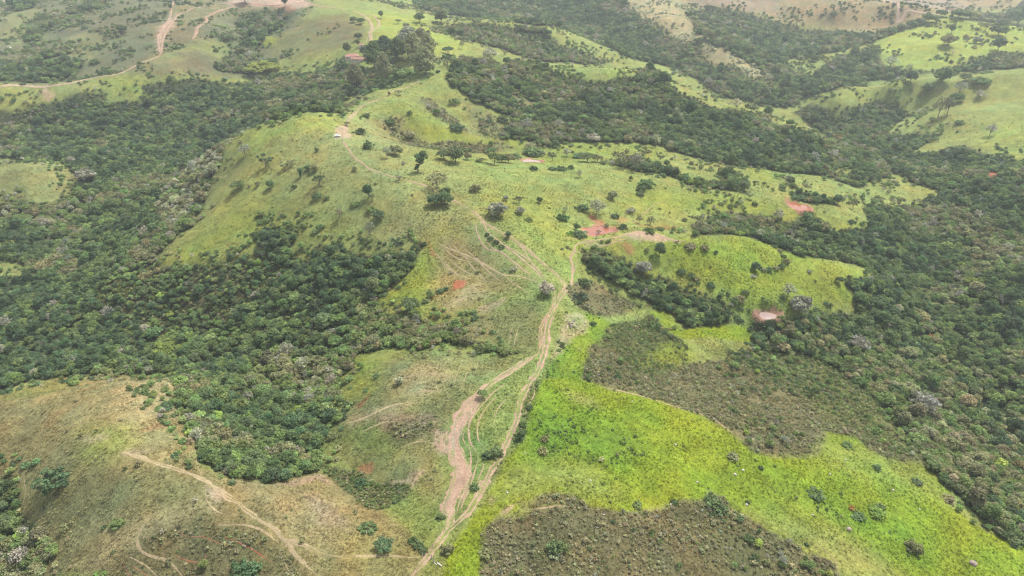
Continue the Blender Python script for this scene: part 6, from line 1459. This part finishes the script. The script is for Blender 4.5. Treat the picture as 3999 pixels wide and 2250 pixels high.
1884.2,1359.5,23.3,bush,dark,1,dark bush on the edge between hump and pasture
1897.5,1409.6,22.0,bush,deep,1,lower dark bush on the edge between hump and pasture
2544.5,1361.2,40.0,bush,dark,.7,dark bush at the far right border of the pasture
1750.8,1391.2,22.0,dead,pale,.8,white dead bush on the brown hump
2317.7,1042.7,56.7,thin,grey,.9,big round grey leafless tree at the edge of the right woods
2384.4,1257.8,26.7,bush,brown,.6,brown bush on the right border of the pasture
2214.3,1276.2,20.0,bush,dark,.6,dark shrub behind the ferny bush
2157.6,1299.5,30.0,bush,dark,.4,low dark weed clump in the lower lime pasture
2029.2,1371.2,10.7,bush,deep,.9,small dark bush low in the lime pasture
1880.8,1264.5,10.0,bush,dark,1,dark weed behind the round white boulder
45.0,21.7,30.0,round,dark,.85,big round dark tree in the top left corner
65.0,13.3,36.7,round,dark,.7,dark tree beside the top left yard
230.1,26.7,20.0,round,dark,.7,dark round tree on the far left slope
213.4,71.7,13.3,bush,dark,.9,small dark bush on the far left spur
248.5,80.0,20.0,bush,olive,.8,grey bush on the far left spur
308.5,81.7,20.0,round,dark,.8,round tree above the far left road
266.8,186.8,23.3,bush,dark,.8,grey bush standing above the far left road
238.5,160.1,20.7,bush,dark,.8,dark bush on the slope above the far left road
58.4,213.4,10.7,bush,deep,.9,little dark bush on the grass by the far left road
430.2,25.0,8.0,tall,dark,1.2,little tree at the top of the eroded far track
617.0,8.3,26.7,round,deep,1,dark tree on the pink yard at the top edge
717.7,17.3,14.0,tall,deep,1.3,dark tree at the right of the pink yard
570.3,100.1,30.0,bush,dark,.8,dark bush clump at the foot of the far gully
550.3,170.1,20.0,bush,dark,1,dark bush left of the far valley wood
146.7,375.2,22.0,dead,pale,1.3,pinkish dead tree in the left valley wood
536.9,446.9,30.0,thin,grey,1.1,grey tree at the lower left edge of the pasture
218.4,463.6,40.0,thin,grey,.8,pale grey tree in the left valley wood
660.3,181.8,63.4,wide,yellow,.5,bright yellow green crown in the wood below the far track
436.9,226.8,20.0,tall,mid,1.2,bright green palm like tree in the left wood
113.4,876.5,23.3,dead,pale,1.1,white stemmed dead tree in the left wood near the bottom
306.8,571.4,15.3,dead,pale,2.4,tall thin white dead trunk in the left wood
423.5,884.9,56.7,round,yellow,.45,wide yellow green crown in the middle of the left wood
648.7,669.8,14.0,round,yellow,1.2,small yellow flowering tree in the dark wood
490.2,696.4,22.0,dead,grey,.8,dark leafless shrub on the lower pasture tongue
366.9,696.4,33.4,bush,olive,.6,whitish bush on the pasture tongue
390.2,851.5,31.7,round,deep,.9,blue grey round tree in the mixed thicket
250.1,953.2,20.0,bush,olive,.8,small olive bush on the near hill top edge
"""
def build_singles():
    rows = [l.split(',', 6) for l in SINGLE.strip().split('\n')]
    q = np.array([[float(a), float(b), float(c), float(h)] for a, b, c, _, _, h, _ in rows]); g = ground(q[:, 0], q[:, 1]); z = height(g[:, 0], g[:, 1])
    for i, (_, _, _, kind, tn, _, lab) in enumerate(rows):
        d = 1.1 * (.78 if kind == 'dead' else 1) * (1.12 if kind == 'gum' else 1) * q[i, 2] * math.sqrt(g[i, 0] ** 2 + g[i, 1] ** 2 + (CAM_H - z[i]) ** 2) / FPX
        low = kind in ('bush', 'thin_bush')
        LOCAL.append((g[i, 0], g[i, 1], d * .42))
        wood = BARK_RED if 'red stem' in lab else None
        words = lab.split()
        isbush = low and not any(t in lab for t in (' tree', ' crown', 'sapling'))
        tree(kind, (g[i, 0], g[i, 1], z[i] - .04 * d), d, pick_tint([tn], 1, .1)[0] * (.95 if low or kind in ('thin', 'dead') else 1.0), lab, 'scattered trees and bushes on the pastures', q[i, 3] * (.95 if low else (.95 if kind == 'gum' else 1)), name='bush' if isbush else 'tree', wood=wood, v=i)
build_singles()
LOCAL.append((*ground([143], [1213])[0], 15))
plant_masses()

# ------------------------------------------------------------------ the haze over the whole country
def build_haze():
    V, F = box(-9200, 9200, -9200, 9200, -150, 205)
    m, nt, N, L = nodes('hazy air'); o = N('ShaderNodeOutputMaterial'); v = N('ShaderNodeVolumePrincipled')
    v.inputs['Color'].default_value = (.86, .93, 1.0, 1); v.inputs['Density'].default_value = HAZE; v.inputs['Anisotropy'].default_value = .2
    L(v.outputs[0], o.inputs['Volume'])
    put('haze', raw_mesh('haze', V, F, smooth=False), m, kind='stuff', label='thin pale haze hanging over the hills', cat='haze')
HAZE = .0001
build_haze()
